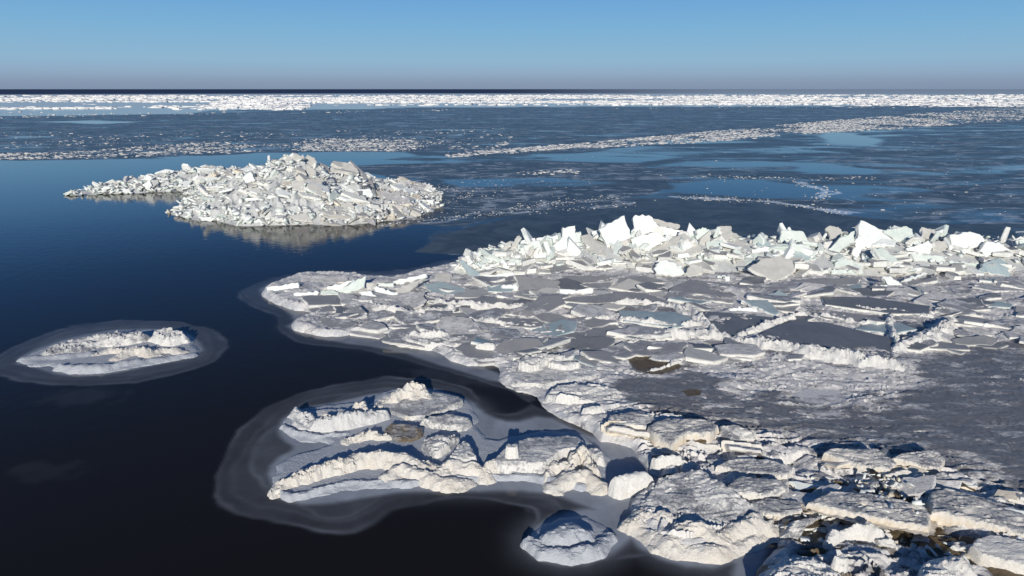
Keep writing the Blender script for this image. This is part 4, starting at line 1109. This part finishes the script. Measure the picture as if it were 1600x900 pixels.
def build_mound():
    gx, gy = G(440, 310)
    root = empty('ice_mound', (gx, gy, 0))
    tag(root, 'large grounded mound of broken ice blocks standing in the open water', 'ice mound')
    pts = np.concatenate([GP(MC), GP(MC2), GP(MC3)])
    X, Y = lattice(pts, 1.5, 9)
    H = mound_h(X, Y)
    Z = H + .45 * crust(X, Y, 1.2, 44) * sstep(0, .5, H) - .1
    A = {'snow': np.full(X.shape, 1.0), 'dirt': np.zeros(X.shape), 'slush': np.zeros(X.shape)}
    link('mound_core', grid_mesh('mound_core', X, Y, np.maximum(Z, -.2), Z > -.05, A, (gx, gy, 0)), [M['mound']], root)
    mats = ('white', 'green', 'beige', 'grey', 'crust', 'edge', 'cream')
    ch = chunk_set('ice_block', mats, 8, 9)
    rng = random.Random(4); nr = np.random.default_rng(4)
    x0, x1, y0, y1 = pts[:, 0].min() - 4, pts[:, 0].max() + 4, pts[:, 1].min() - 9, pts[:, 1].max() + 3
    def spot():
        rim = rng.random() < .3
        while True:
            x, y = rng.uniform(x0, x1), rng.uniform(y0, y1)
            h = float(mound_h(np.array([x]), np.array([y]))[0])
            if rim and h > .7: continue
            if h > .04:
                hy = float(mound_h(np.array([x]), np.array([y + .5]))[0])
                hx = float(mound_h(np.array([x + .5]), np.array([y]))[0])
                if hy - h > -.16: return x, y, h, (hx - h) / .5, (hy - h) / .5       # the side that faces the view
    for i in range(296):
        x, y, h, sx, sy = spot()
        right = x / y > -.285 + rng.gauss(0, .05)
        m = rng.choices(mats, (2.4, .2, 2.6, 1.4, 1.0, 1.6, .9) if right else (5, 3, .6, .1, .3, 3, .3))[0]
        s = rng.uniform(.9, 1.8) * (1.15 if right else .8)
        s *= .6 + .4 * min(h / 1.2, 1)
        o = link('ice_block', rng.choice(ch[m]), (), root)
        o.location = (x - gx, y - gy, h + rng.uniform(-.15, .18))
        if right: o.rotation_euler = (math.atan(sy) * rng.uniform(.2, 1.3) + rng.gauss(.1, .22), -math.atan(sx) + rng.gauss(.22, .2), rng.gauss(-.2, .45))
        else: o.rotation_euler = (rng.gauss(.3, .5), rng.gauss(0, .5), rng.uniform(0, 6.28))
        o.scale = (s * rng.uniform(.9, 1.8), s * rng.uniform(.6, 1.2), s * rng.uniform(.7, 1.2))
    items = []
    for _ in range(1700):
        x, y, h, sx, sy = spot()
        right = x / y > -.285
        items.append((x - gx, y - gy, h + .08, rng.uniform(.15, .55), .5, rng.choices((0, 1, 2, 3), (4, .6, 2.4, .5) if right else (5, 3, .6, 0))[0]))
    o = link('ice_rubble', loose_mesh('ice_rubble', items, 8), [M['white'], M['green'], M['beige'], M['cream']], root)
    o['kind'] = 'stuff'
build_mound()
MOUND = [
 ([(433, 252), (446, 243), (462, 240), (476, 246), (462, 250), (446, 252)], 42, 15, .35, BG, 'tan slab capping the summit of the far mound'),
 ([(474, 252), (480, 241), (492, 246), (496, 258), (482, 258)], 40, -18, .35, ('beige', 'cream'), 'tan block just right of the summit of the far mound'),
 ([(526, 258), (529, 252), (548, 255), (560, 268), (552, 272), (536, 264)], 36, -20, .35, BG, 'slab on the second peak of the far mound'),
 ([(473, 281), (500, 278), (504, 284), (490, 291), (477, 292)], 28, 0, .4, BG, 'tan plate halfway up the far mound'),
 ([(455, 284), (477, 283), (477, 297), (456, 296)], 42, -10, .35, BG, 'square dull plate left of the tan plate on the far mound'),
 ([(558, 296), (578, 294), (583, 303), (580, 309), (560, 304)], 48, 4, .4, W, 'white block with rounded edge low on the right of the far mound'),
 ([(529, 288), (534, 287), (558, 300), (556, 304), (548, 304)], 46, -25, .3, W, 'slanting white plank on the right half of the far mound'),
 ([(588, 299), (612, 301), (640, 310), (644, 318), (626, 319), (596, 308)], 20, -4, .35, ('crust', 'cream'), 'long grey plate sloping to the right tip of the far mound'),
 ([(645, 311), (677, 313), (678, 319), (668, 320), (646, 316)], 52, -4, .35, W, 'white bar at the right tip of the far mound'),
 ([(610, 287), (640, 281), (642, 292), (630, 296), (612, 292)], 30, -6, .4, ('crust', 'cream'), 'dirty block near the right end of the far mound crest'),
 ([(534, 318), (546, 314), (554, 322), (552, 332), (540, 328)], 44, -15, .35, BG, 'rounded tan slab low in the middle of the far mound'),
 ([(554, 326), (566, 322), (568, 334), (558, 337)], 46, 8, .35, BG, 'small rounded slab beside the rounded tan slab on the far mound'),
 ([(313, 341), (350, 335), (386, 334), (386, 340), (350, 343), (316, 345)], 50, 3, .5, ('white', 'edge'), 'long white sill at the left tongue of the far mound'),
 ([(300, 280), (309, 271), (312, 280), (306, 286)], 60, 15, .3, W, 'pointed white block in the left half of the far mound'),
 ([(378, 278), (392, 268), (398, 282), (384, 286)], 58, -5, .35, W, 'broad white slab in the middle of the left half of the far mound'),
 ([(222, 288), (234, 281), (237, 290), (230, 296)], 58, 5, .35, W, 'white block on the low tail of the far mound'),
]
for q in MOUND: slab('ice_slab', *q[:5], label=q[5], cat='ice slab', group='large slabs on the far mound', H=mound_h)

# ---------------------------------------------------------------- small islet at the left
def plat(p, h, e=.3, **k): return dict(k='plat', p=p, h=h, e=e, **k)
def rdg(p, **k): return dict(k='ridge', p=p, **k)
def islet(name, label, origin, group=None):
    gx, gy = G(*origin)
    o = empty(name, (gx, gy, 0))
    return tag(o, label, 'ice islet', group)
IL = islet('ice_islet', 'small low snow covered ice islet ringed by pale skim ice at left', (180, 555))
FOOT_L = [(24, 566), (60, 548), (100, 532), (170, 519), (260, 514), (294, 520), (306, 535), (312, 552), (285, 562), (220, 575), (158, 585), (104, 584), (86, 572), (52, 573)]
field('ice_foot', [plat(FOOT_L, .06, .2, warp=.14, ws=.8, na=.010, ns=.6, snow=.9, slush=.9),
                   rdg([(95, 576, .16, .25), (118, 580, .2, .3), (160, 578, .2, .3), (215, 567, .18, .3), (262, 562, .16, .3), (300, 556, .1, .25)], na=.02, ns=.2, snow=1.2, warp=.07),
                   rdg([(40, 562, .14, .3), (90, 561, .18, .3), (138, 556, .14, .3)], na=.02, ns=.2, snow=1.2, warp=.07)], [M['hump']], .8, 3, IL)
field('snow_crust', [plat([(52, 560), (76, 544), (110, 534), (150, 524), (190, 519), (230, 518), (238, 526), (215, 535), (180, 541), (142, 546), (135, 556), (90, 562)], [.15, .25, .3, .36, .4, .4, .36, .34, .34, .3, .25, .2], .3, na=.10, ns=.4, warp=.15, snow=.62, dirt=.12),
                     plat([(240, 517), (262, 515), (288, 518), (300, 527), (300, 536), (280, 542), (255, 545), (236, 536), (232, 526)], [.4, .44, .44, .36, .36, .32, .34, .34, .36], .25, na=.13, ns=.35, warp=.14, snow=.8, dirt=.1)], [M['hump']], .75, 8, IL)
def bank(pts, w, **k):
    d = dict(k='ridge', p=[(a, b, h * .8, .68 * (w if not isinstance(w, tuple) else w[i])) for i, (a, b, h) in enumerate(pts)], zc=1, pw=1.7, na=.06, ns=.26, warp=.09, ws=.35, hv=.22, snow=1.1, tan=.38)
    d.update(k); return d
field('snow_bank', [bank([(154, 553, .15), (170, 545, .28), (198, 544, .26)], .42)], [M['hump']], .7, 5, IL)
field('snow_bank', [bank([(184, 557, .2), (198, 547, .36), (216, 543, .40), (232, 547, .34), (246, 556, .15)], .62)], [M['hump']], .7, 6, IL)
field('snow_bank', [bank([(240, 551, .2), (254, 545, .28), (274, 545, .28), (288, 549, .15)], .45)], [M['hump']], .7, 7, IL)

# ---------------------------------------------------------------- large islet in the middle foreground
IM = islet('ice_islet', 'large ragged ice islet of snowy humps and dirty plates in the foreground', (640, 710))
FOOT_M = [(424, 752), (432, 728), (452, 712), (490, 704), (520, 694), (470, 692), (444, 676), (440, 660), (456, 644), (500, 634), (560, 628), (584, 632), (590, 616), (622, 606), (660, 606), (700, 616), (730, 624), (748, 650), (744, 668), (770, 690), (800, 680), (850, 674), (905, 674), (930, 692), (950, 712), (950, 740), (945, 764), (905, 766), (864, 760), (830, 752), (770, 752), (690, 758), (640, 760), (600, 764), (540, 766), (500, 776), (460, 784), (436, 776)]
field('ice_foot', [plat(FOOT_M, .075, .2, warp=.10, ws=.6, na=.010, ns=.6, snow=.95, slush=.92),
                   rdg([(a, b, h * .75, w * .55) for a, b, h, w in ((428, 768, .14, .2), (456, 780, .2, .26), (500, 770, .18, .24), (540, 758, .16, .22), (590, 756, .18, .24), (640, 758, .2, .25), (700, 752, .2, .26), (760, 748, .18, .24), (840, 748, .16, .22), (870, 756, .2, .26), (910, 762, .2, .26), (940, 758, .14, .2))], na=.02, ns=.2, snow=1.2, warp=.07),
                   rdg([(a, b, h * .75, w * .55) for a, b, h, w in ((444, 668, .14, .2), (462, 680, .2, .24), (500, 686, .18, .24), (545, 680, .14, .2))], na=.02, ns=.2, snow=1.2, warp=.07)], [M['hump']], .8, 13, IM)
def flat(comps, f):
    for c in comps:
        if c['k'] == 'plat':
            c['e'] = c['e'] * f
            c['h'] = [x * .88 for x in c['h']] if isinstance(c['h'], list) else c['h'] * .88
def part(name, comps, seed, mat='hump', label=None, sc=.7, **kw):
    flat(comps, kw.pop('esc', .6))
    o = field(name, comps, [M[mat]], sc, seed, IM, **kw)
    if label: o['label'] = label
    return o
part('ice_plate', [plat([(584, 634), (600, 616), (640, 610), (690, 616), (726, 626), (724, 636), (696, 648), (652, 664), (610, 652)], [.2, .22, .26, .28, .3, .28, .24, .2, .2], .12, na=.035, ns=.7, warp=.05, snow=.5)], 21)
part('snow_peak', [bank([(596, 634, .2), (610, 622, .42), (626, 610, .66), (642, 605, .74), (656, 607, .66), (668, 622, .34)], .62, na=.11, ns=.3, dirt=.12, warp=.12),
                   bank([(640, 606, .70), (648, 618, .42), (640, 630, .22)], .5, na=.1, ns=.3, dirt=.16)], 22, label='pointed hump of snow stained tan at its right')
part('snow_hummock', [bank([(635, 652, .26), (646, 650, .28)], .16)], 23)
part('ice_plate', [plat([(448, 664), (470, 646), (520, 636), (574, 648), (600, 656), (580, 668), (520, 680), (470, 680)], .2, .2, na=.04, ns=.5, warp=.08, snow=.8, slush=.3),
                   rdg([(464, 652, .3, .3), (486, 668, .36, .35), (504, 673, .4, .34), (540, 668, .44, .34), (580, 660, .42, .3), (602, 656, .26, .25)], na=.10, ns=.22, warp=.07, snow=1.15)], 24)
part('snow_hummock', [bank([(544, 644, .42), (556, 632, .58), (566, 632, .58), (575, 644, .42)], .34, na=.09, dirt=.06, warp=.1)], 25)
part('snow_hummock', [bank([(499, 654, .36), (510, 649, .42), (521, 650, .38)], .24, na=.05, dirt=.06)], 26)
part('snow_hummock', [bank([(542, 688, .24), (558, 680, .34), (578, 676, .36), (602, 680, .24)], .38, na=.09)], 27)
part('ice_plate', [plat([(598, 674), (614, 664), (648, 666), (664, 677), (652, 692), (634, 697), (604, 690)], [.2, .34, .34, .26, .2, .15, .18], .1, na=.06, ns=.3, warp=.05, snow=.35, dirt=.55)], 28, label='brown stained sunken plate')
part('ice_plate', [plat([(644, 666), (672, 654), (706, 650), (742, 660), (728, 680), (684, 675)], [.26, .38, .4, .3, .26, .24], .12, na=.04, ns=.4, warp=.04, snow=.5),
                   plat([(668, 662), (686, 657), (716, 664), (722, 670), (700, 669)], .45, .1, na=.06, ns=.3, snow=.6)], 29)
part('ice_plate', [plat([(652, 698), (682, 682), (722, 682), (708, 698), (684, 724), (664, 710)], [.28, .36, .34, .4, .3, .28], .14, na=.1, ns=.4, warp=.07, snow=.6)], 30)
part('snow_bank', [bank([(434, 764, .18), (450, 750, .32), (478, 738, .38), (510, 728, .42), (545, 720, .42)], (.4, .5, .55, .55, .5), na=.10, ns=.2, warp=.12)], 31, label='fluted spray ice slope at the left end')
part('snow_bank', [bank([(536, 722, .40), (556, 712, .48), (600, 709, .50), (640, 718, .42), (668, 730, .28)], .62, na=.06)], 32)
part('snow_bank', [bank([(606, 742, .28), (628, 730, .38), (662, 737, .38), (694, 748, .34), (724, 753, .2)], .46, na=.05)], 33)
part('snow_hummock', [bank([(650, 724, .3), (668, 720, .36), (684, 732, .3)], .3, na=.09, ns=.2)], 34)
part('snow_hummock', [plat([(692, 738), (700, 722), (712, 702), (724, 690), (738, 700), (750, 724), (752, 738)], [.42, .46, .44, .44, .42, .44, .4], .2, na=.05, ns=.3, warp=.07, snow=.7),
                      bank([(686, 738, .34), (700, 726, .46), (736, 725, .46), (756, 736, .32)], .5)], 35)
part('ice_plate', [plat([(764, 744), (772, 726), (788, 706), (812, 690), (850, 686), (900, 684), (924, 700), (918, 716), (884, 720), (862, 740), (850, 746)], [.44, .46, .46, .44, .42, .42, .42, .44, .46, .44, .44], .22, na=.03, ns=.5, warp=.05, snow=.55),
                   bank([(758, 734, .3), (772, 722, .42), (815, 719, .43), (860, 717, .42), (874, 722, .3)], .42)], 36, label='broad grey topped plate with a bright snowy front')
part('snow_hummock', [bank([(856, 740, .32), (864, 724, .44), (884, 726, .42), (892, 736, .34)], .3, na=.09, ns=.2)], 37)
part('snow_hummock', [bank([(888, 728, .44), (898, 712, .56), (908, 704, .60), (918, 712, .54), (928, 732, .38)], .34, na=.15, ns=.24, dirt=.14, warp=.12)], 38, label='crumbled tan heap')
part('snow_hummock', [bank([(868, 754, .26), (882, 740, .40), (918, 739, .40), (936, 754, .26)], .52, na=.04)], 39)
part('ice_plate', [plat([(912, 702), (930, 700), (946, 712), (950, 728), (936, 734), (920, 722)], .3, .2, na=.06, ns=.35, warp=.06, snow=.7)], 40)

def snow_thing(name, label, cat, comps, seed, mat='hump', group=None, base=None, sc=.7, **kw):
    flat(comps, kw.pop('esc', .6))
    return tag(field(name, comps, [M[mat]], sc, seed, base=base, **kw), label, cat, group)
def mid_floor(X, Y): return np.full(np.shape(X), .05)
snow_thing('snow_block', 'small white cube shaped block on the grey topped plate', 'snow block', [plat([(788, 713), (789, 704), (811, 704), (812, 713)], .84, .08, z=.5, na=.03, ns=.2, warp=.03, sm=1)], 41, sc=.5)
HG = 'free standing snowy hummocks in the foreground'
snow_thing('ice_hummock', 'lone round hummock with ringed ice foot near the bottom of the view', 'ice hummock',
  [plat([(822, 850), (838, 826), (870, 808), (910, 806), (945, 820), (955, 845), (935, 866), (890, 876), (845, 868)], .07, .2, na=.01, ns=.5, warp=.08, snow=.95, slush=.9),
   rdg([(830, 852, .17, .24), (850, 866, .2, .26), (890, 872, .2, .26), (932, 862, .18, .26), (950, 842, .14, .22)], na=.05, ns=.25, snow=1.2),
   plat([(838, 852), (848, 832), (872, 818), (900, 814), (928, 826), (938, 848), (915, 862), (880, 866), (852, 862)], .42, 1.6, round=1, na=.06, ns=.4, warp=.1, snow=1.0)], 42, group=HG, esc=.9)
snow_thing('ice_hummock', 'smooth egg shaped boulder of ice with a dark shadow behind', 'ice hummock',
  [plat([(946, 770), (956, 757), (980, 744), (1008, 742), (1027, 750), (1018, 764), (990, 777), (964, 780)], .62, 1.2, na=.04, ns=.4, warp=.05, round=1)], 43, group=HG)
snow_thing('ice_hummock', 'pale blocky boulder behind the egg shaped boulder', 'ice hummock',
  [plat([(1012, 732), (1030, 722), (1054, 716), (1092, 722), (1096, 734), (1060, 742), (1026, 742)], [.6, .64, .7, .68, .6, .6, .6], .5, na=.06, ns=.35, warp=.08, dirt=.1, round=1)], 44, group=HG)
snow_thing('ice_hummock', 'large plate of crusty snow with three bright humps along its front', 'ice hummock',
  [plat([(982, 802), (1004, 776), (1030, 748), (1056, 740), (1098, 738), (1140, 770), (1190, 804), (1198, 822), (1180, 842), (1110, 866), (1064, 862), (1012, 836)], [.25, .42, .5, .6, .68, .68, .6, .42, .25, .2, .2, .2], .3, na=.055, ns=.4, warp=.10, snow=.60),
   bank([(988, 812, .34), (1004, 800, .48), (1034, 804, .5), (1050, 814, .4)], .5),
   bank([(1044, 842, .34), (1062, 826, .54), (1094, 822, .56), (1124, 838, .4)], .62),
   bank([(1128, 838, .4), (1150, 822, .54), (1178, 813, .56), (1198, 820, .4)], .5),
   rdg([(984, 822, .16, .25), (1020, 842, .2, .3), (1060, 862, .2, .3), (1112, 868, .2, .3), (1162, 852, .18, .28), (1196, 840, .12, .2)], na=.05, ns=.25, snow=1.15)], 45, group=HG)
snow_thing('ice_hummock', 'low rounded hummock at the bottom edge left of the brown channel', 'ice hummock',
  [plat([(1176, 920), (1196, 882), (1225, 866), (1262, 868), (1300, 884), (1326, 920), (1320, 960), (1180, 960)], .6, .9, na=.09, ns=.3, warp=.1, round=1)], 46, group=HG)
snow_thing('ice_hummock', 'bulky white hummock at the bottom edge beside the brown channel', 'ice hummock',
  [plat([(1422, 910), (1436, 880), (1468, 868), (1508, 872), (1524, 896), (1540, 930), (1430, 950)], .62, .8, na=.09, ns=.3, warp=.08, round=1)], 47, group=HG)
snow_thing('ice_hummock', 'angular white chunk between the two bottom hummocks', 'ice hummock',
  [plat([(1290, 890), (1300, 878), (1318, 874), (1332, 886), (1328, 910), (1306, 912)], .62, .16, na=.07, ns=.3, warp=.05)], 48, group=HG)
snow_thing('ice_hummock', 'rounded snow mound at the bottom in front of the dark arched rim', 'ice hummock',
  [plat([(1330, 902), (1342, 886), (1372, 880), (1400, 892), (1410, 920), (1340, 930)], .2, .3, na=.05, ns=.35, warp=.08, slush=.5)], 49, group=HG)
snow_thing('ice_hummock', 'low brown edged hump on the shore ice left of the dirty patch', 'ice hummock',
  [plat([(782, 592), (792, 572), (812, 560), (860, 556), (900, 560), (916, 572), (950, 586), (920, 600), (880, 606), (842, 614), (800, 608)], .24, .3, na=.05, ns=.5, warp=.1, snow=.75),
   plat([(806, 584), (812, 562), (840, 558), (884, 558), (890, 566), (850, 572), (836, 592)], .5, .14, na=.09, ns=.35, warp=.08, snow=.8, dirt=.25),
   plat([(852, 574), (870, 566), (902, 572), (912, 578), (886, 588), (862, 584)], .44, .12, na=.07, ns=.35, warp=.05, snow=.75, dirt=.18)], 50, base=shore_floor)
snow_thing('ice_hummock', 'low snowy lobe with tan core where the shore ice meets the inlet', 'ice hummock',
  [plat([(612, 532), (622, 522), (650, 516), (690, 518), (742, 530), (752, 542), (720, 548), (690, 550), (650, 546), (622, 542)], .3, .35, na=.08, ns=.5, warp=.1, snow=.85),
   plat([(634, 532), (640, 522), (676, 518), (712, 526), (700, 536), (660, 538)], .5, .3, na=.1, ns=.4, warp=.1, snow=.8, dirt=.22)], 51, base=shore_floor)
snow_thing('ice_hummock', 'layered snowy ledge near the head of the dark inlet', 'ice hummock',
  [plat([(846, 634), (856, 614), (880, 602), (940, 602), (980, 616), (960, 634), (930, 640), (880, 640)], [.3, .42, .45, .4, .3, .3, .3, .3], .25, na=.08, ns=.5, warp=.1, snow=.8),
   plat([(862, 636), (872, 622), (910, 622), (914, 632), (886, 640)], .55, .16, na=.07, ns=.35, warp=.07, snow=.9, dirt=.22)], 52, base=shore_floor)
snow_thing('ice_hummock', 'small rounded ledge beyond the two joined foreground slabs', 'ice hummock',
  [plat([(902, 656), (912, 642), (940, 638), (950, 648), (946, 656), (920, 662)], .5, .2, na=.06, ns=.35, warp=.06)], 53, base=shore_floor)
snow_thing('ice_hummock', 'pointed snow lump on the shore ice lobe', 'ice hummock',
  [plat([(738, 552), (750, 540), (764, 540), (778, 550), (770, 556), (750, 556)], .5, .8, na=.06, ns=.3, warp=.05, round=1)], 54, base=shore_floor)
# ---------------------------------------------------------------- foreground slabs and rubble at the right
FG = 'snow crusted slabs strewn over the near shore ice'
C_, CR = ('crust', 'cream'), ('crust', 'edge')
NEAR = [
 ([(950, 664), (952, 648), (986, 642), (1012, 646), (1028, 656), (1010, 666), (980, 664)], 12, -4, .32, CR, 'oval crusted slab with a pale front above the dark inlet'),
 ([(1012, 664), (1040, 652), (1100, 654), (1124, 663), (1110, 675), (1074, 676), (1050, 690), (1020, 676)], 10, 4, .34, C_, 'broad crusted slab joined to the oval slab'),
 ([(1050, 690), (1074, 676), (1112, 675), (1104, 693)], 24, 4, .2, ('brown', 'cream'), 'brown stained plate in front of the broad crusted slab'),
 ([(948, 668), (960, 662), (1002, 672), (1052, 678), (1050, 690), (1000, 684), (950, 674)], 62, -4, .4, ('cream', 'cream'), 'cream front bank below the oval crusted slab'),
 ([(1048, 691), (1136, 693), (1138, 705), (1110, 704), (1072, 697)], 52, -6, .25, ('cream', 'cream'), 'tan edged beam of ice under the brown stained plate'),
 ([(1138, 695), (1190, 702), (1191, 710), (1140, 705)], 62, -6, .3, W, 'white log shaped block at the end of the tan edged beam'),
 ([(1286, 706), (1300, 699), (1372, 700), (1402, 722), (1390, 733), (1355, 728), (1310, 716)], 13, -6, .28, ('crust', 'cream'), 'boat shaped grey slab with pale rim lying alone on dark ice'),
 ([(1392, 715), (1408, 707), (1461, 700), (1479, 717), (1469, 733), (1425, 722)], 20, 6, .34, ('crust', 'cream'), 'thick crusted block tilted against the boat shaped slab'),
 ([(1380, 697), (1388, 701), (1401, 722), (1394, 728), (1384, 714)], 40, 62, .12, ('dark', 'dark'), 'thin dark upright sheet between the boat shaped slab and the thick block'),
 ([(1380, 740), (1415, 731), (1436, 740), (1425, 748), (1386, 747)], 46, 4, .3, ('cream', 'cream'), 'cream block carrying the boat shaped slab'),
 ([(1448, 741), (1475, 735), (1500, 752), (1498, 759), (1470, 753), (1450, 749)], 22, -4, .32, CR, 'crusted block lying on the edge of the big right plate'),
 ([(1262, 784), (1300, 766), (1380, 772), (1444, 790), (1455, 803), (1450, 822), (1380, 810), (1310, 796)], 6, -4, .15, C_, 'long tan edged plate above the brown channel carrying small rubble'),
 ([(1454, 768), (1480, 762), (1520, 772), (1600, 794), (1700, 812), (1700, 850), (1600, 832), (1520, 812), (1456, 800)], 9, -4, .26, C_, 'largest crusted plate at the right edge of the view'),
 ([(1224, 836), (1240, 812), (1286, 802), (1288, 808), (1262, 824), (1250, 846)], 38, 30, .4, CR, 'white fronted chunk with a brown hollow right of the three humps'),
 ([(1294, 820), (1315, 812), (1308, 828), (1298, 826)], 46, 0, .2, W, 'small white wedge on the edge of the brown channel'),
 ([(1370, 842), (1394, 838), (1408, 855), (1406, 866), (1374, 853)], 44, -10, .35, W, 'white block standing right of the arched rim'),
 ([(1483, 844), (1510, 845), (1515, 853), (1508, 858), (1486, 851)], 50, -6, .3, W, 'short white log lying across the brown channel'),
 ([(1515, 852), (1526, 840), (1553, 833), (1610, 846), (1700, 866), (1700, 900), (1604, 884), (1534, 866)], 16, -5, .4, ('white', 'edge'), 'long white bank of ice at the lower right corner'),
 ([(1176, 822), (1198, 810), (1212, 808), (1208, 822), (1190, 832)], 34, 10, .3, CR, 'pale block with a dark underside right of the three humps'),
 ([(1262, 772), (1280, 757), (1318, 762), (1322, 784), (1300, 780)], 24, -5, .3, CR, 'crusted wedge at the left end of the tan edged plate'),
 ([(1388, 772), (1402, 768), (1425, 772), (1424, 778), (1396, 778)], 44, 0, .3, W, 'clean white block among the rubble on the tan edged plate'),
 ([(1462, 772), (1480, 778), (1496, 794), (1492, 801), (1474, 793)], 40, -30, .25, ('grey', 'edge'), 'grey shard standing on the largest crusted plate'),
 ([(1446, 772), (1464, 757), (1478, 762), (1462, 782), (1448, 790)], 40, -8, .3, ('teal', 'cream'), 'pale blue shard at the left edge of the largest crusted plate'),
 ([(1230, 742), (1238, 730), (1246, 742), (1240, 760), (1228, 758)], 56, 70, .2, ('cream', 'brown'), 'small stained fin standing in the snow'),
 ([(1300, 790), (1312, 780), (1322, 788), (1316, 794)], 50, 0, .25, W, 'small white cube at the left of the rubble'),
 ([(1352, 790), (1362, 783), (1374, 788), (1370, 798), (1356, 796)], 50, 10, .25, W, 'squarish white lump in the middle of the rubble'),
 ([(1316, 780), (1326, 770), (1352, 774), (1350, 784), (1324, 786)], 36, 0, .25, CR, 'tan lump behind the small white cube'),
 ([(1352, 765), (1362, 750), (1376, 748), (1384, 764), (1372, 770)], 44, 20, .3, CR, 'pointed tan lump behind the rubble'),
 ([(1388, 760), (1398, 748), (1414, 756), (1410, 766)], 42, -10, .3, CR, 'pointed pale lump right of the pointed tan lump'),
 ([(1400, 790), (1420, 784), (1436, 792), (1430, 804), (1404, 802)], 30, 0, .25, CR, 'crusted lump at the right end of the rubble'),
 ([(1555, 815), (1576, 806), (1602, 812), (1600, 822)], 20, 0, .2, CR, 'thin crust lifted on the largest crusted plate'),
 ([(1300, 690), (1340, 690), (1350, 696), (1306, 698)], 8, 0, .1, ('crust', 'edge'), 'thin flake of crust behind the boat shaped slab'),
 ([(1134, 757), (1156, 742), (1218, 748), (1236, 760), (1190, 772), (1150, 770)], 14, 6, .3, CR, 'crusted plate with a shadowed step right of the large snow plate'),
 ([(1120, 726), (1150, 714), (1200, 716), (1244, 728), (1230, 742), (1160, 738)], 12, 4, .3, CR, 'crusted plate behind the shadowed step'),
 ([(1170, 786), (1200, 776), (1250, 782), (1256, 796), (1214, 802), (1184, 800)], 14, 4, .28, ('crust', 'brown'), 'brown flecked plate above the pale block'),
 ([(1124, 664), (1150, 662), (1176, 672), (1180, 684), (1140, 690), (1126, 680)], 24, -25, .2, CR, 'tilted grey flake right of the broad crusted slab'),
 ([(980, 570), (986, 548), (1004, 552), (1064, 570), (1030, 583), (1000, 580)], 5, 0, .05, ('brown', 'brown'), None),
]
NEAR = [q for q in NEAR if q[5]]
for q in NEAR:
    m0, m1 = q[4]
    if m0 == 'dark': slab('ice_slab', *q[:5], label=q[5], cat='ice slab', group=FG, seg=.07, rough=.025, broken=.05)
    else:
        crust_slab('ice_slab', q[0], q[1] * (.4 if q[1] < 22 else 1), q[2], q[3], label=q[5], cat='ice slab', group=FG, res=.032 if np.ptp(np.array(q[0])[:, 0]) < 90 else .042,
                   snow={'brown': .0, 'grey': .1, 'teal': .25, 'cream': .9, 'white': 1.0, 'crust': .48}[m0], dirt={'brown': .8, 'cream': .14}.get(m0, .04),
                   edge_dirt={'cream': .16, 'brown': .6}.get(m1, .06), tan={'cream': .9, 'brown': .6}.get(m1, .25), na=.05 if m0 == 'crust' else .03, lift=.3 if 'above the brown channel' in q[5] else .06)
# thin arched rim of old ice
def arch():
    c = [dict(k='ridge', p=[(1293, 858, .3, .14), (1300, 850, .42, .16), (1318, 845, .46, .16), (1350, 845, .44, .16), (1372, 851, .36, .16)], na=.06, ns=.25, warp=.04, snow=1.0, dirt=.3),
         dict(k='plat', p=[(1300, 868), (1310, 852), (1350, 850), (1385, 862), (1400, 876), (1340, 880)], h=.2, e=.2, na=.04, ns=.4, slush=.5)]
    tag(field('ice_arch', c, [M['hump']], .7, 61), 'thin arched rim of old ice with a brown inner edge', 'ice rim')
arch()
# small rubble on the tan edged plate and along the channel
def rubble():
    rng = random.Random(17); items = []
    def area(poly, n, lo, hi, zup):
        P = np.array(poly, float); c = 0
        while c < n:
            px, py = rng.uniform(P[:, 0].min(), P[:, 0].max()), rng.uniform(P[:, 1].min(), P[:, 1].max())
            if poly_sd(np.array([px]), np.array([py]), P)[0] < 0: continue
            x, y = G(px, py, zup); z = float(top_h(np.array([x]), np.array([y]))[0])
            items.append((x, y, max(z, zup) + .02, lo * (hi / lo) ** rng.random(), .5, rng.choices((0, 1, 2), (3, 3, 1))[0])); c += 1
    area([(1300, 772), (1380, 764), (1440, 788), (1446, 806), (1380, 800), (1310, 790)], 90, .06, .26, .35)
    area([(1180, 790), (1260, 770), (1300, 800), (1220, 830)], 40, .05, .2, .2)
    area([(1240, 826), (1400, 836), (1560, 860), (1560, 880), (1380, 862), (1260, 850)], 60, .05, .22, .02)
    area([(1340, 742), (1450, 740), (1460, 764), (1340, 764)], 40, .06, .24, .3)
    o = link('ice_rubble', loose_mesh('ice_rubble', items, 5), [M['white'], M['cream'], M['brown']])
    tag(o, 'small broken pieces of ice strewn along the brown channel', 'ice rubble', kind='stuff')
rubble()
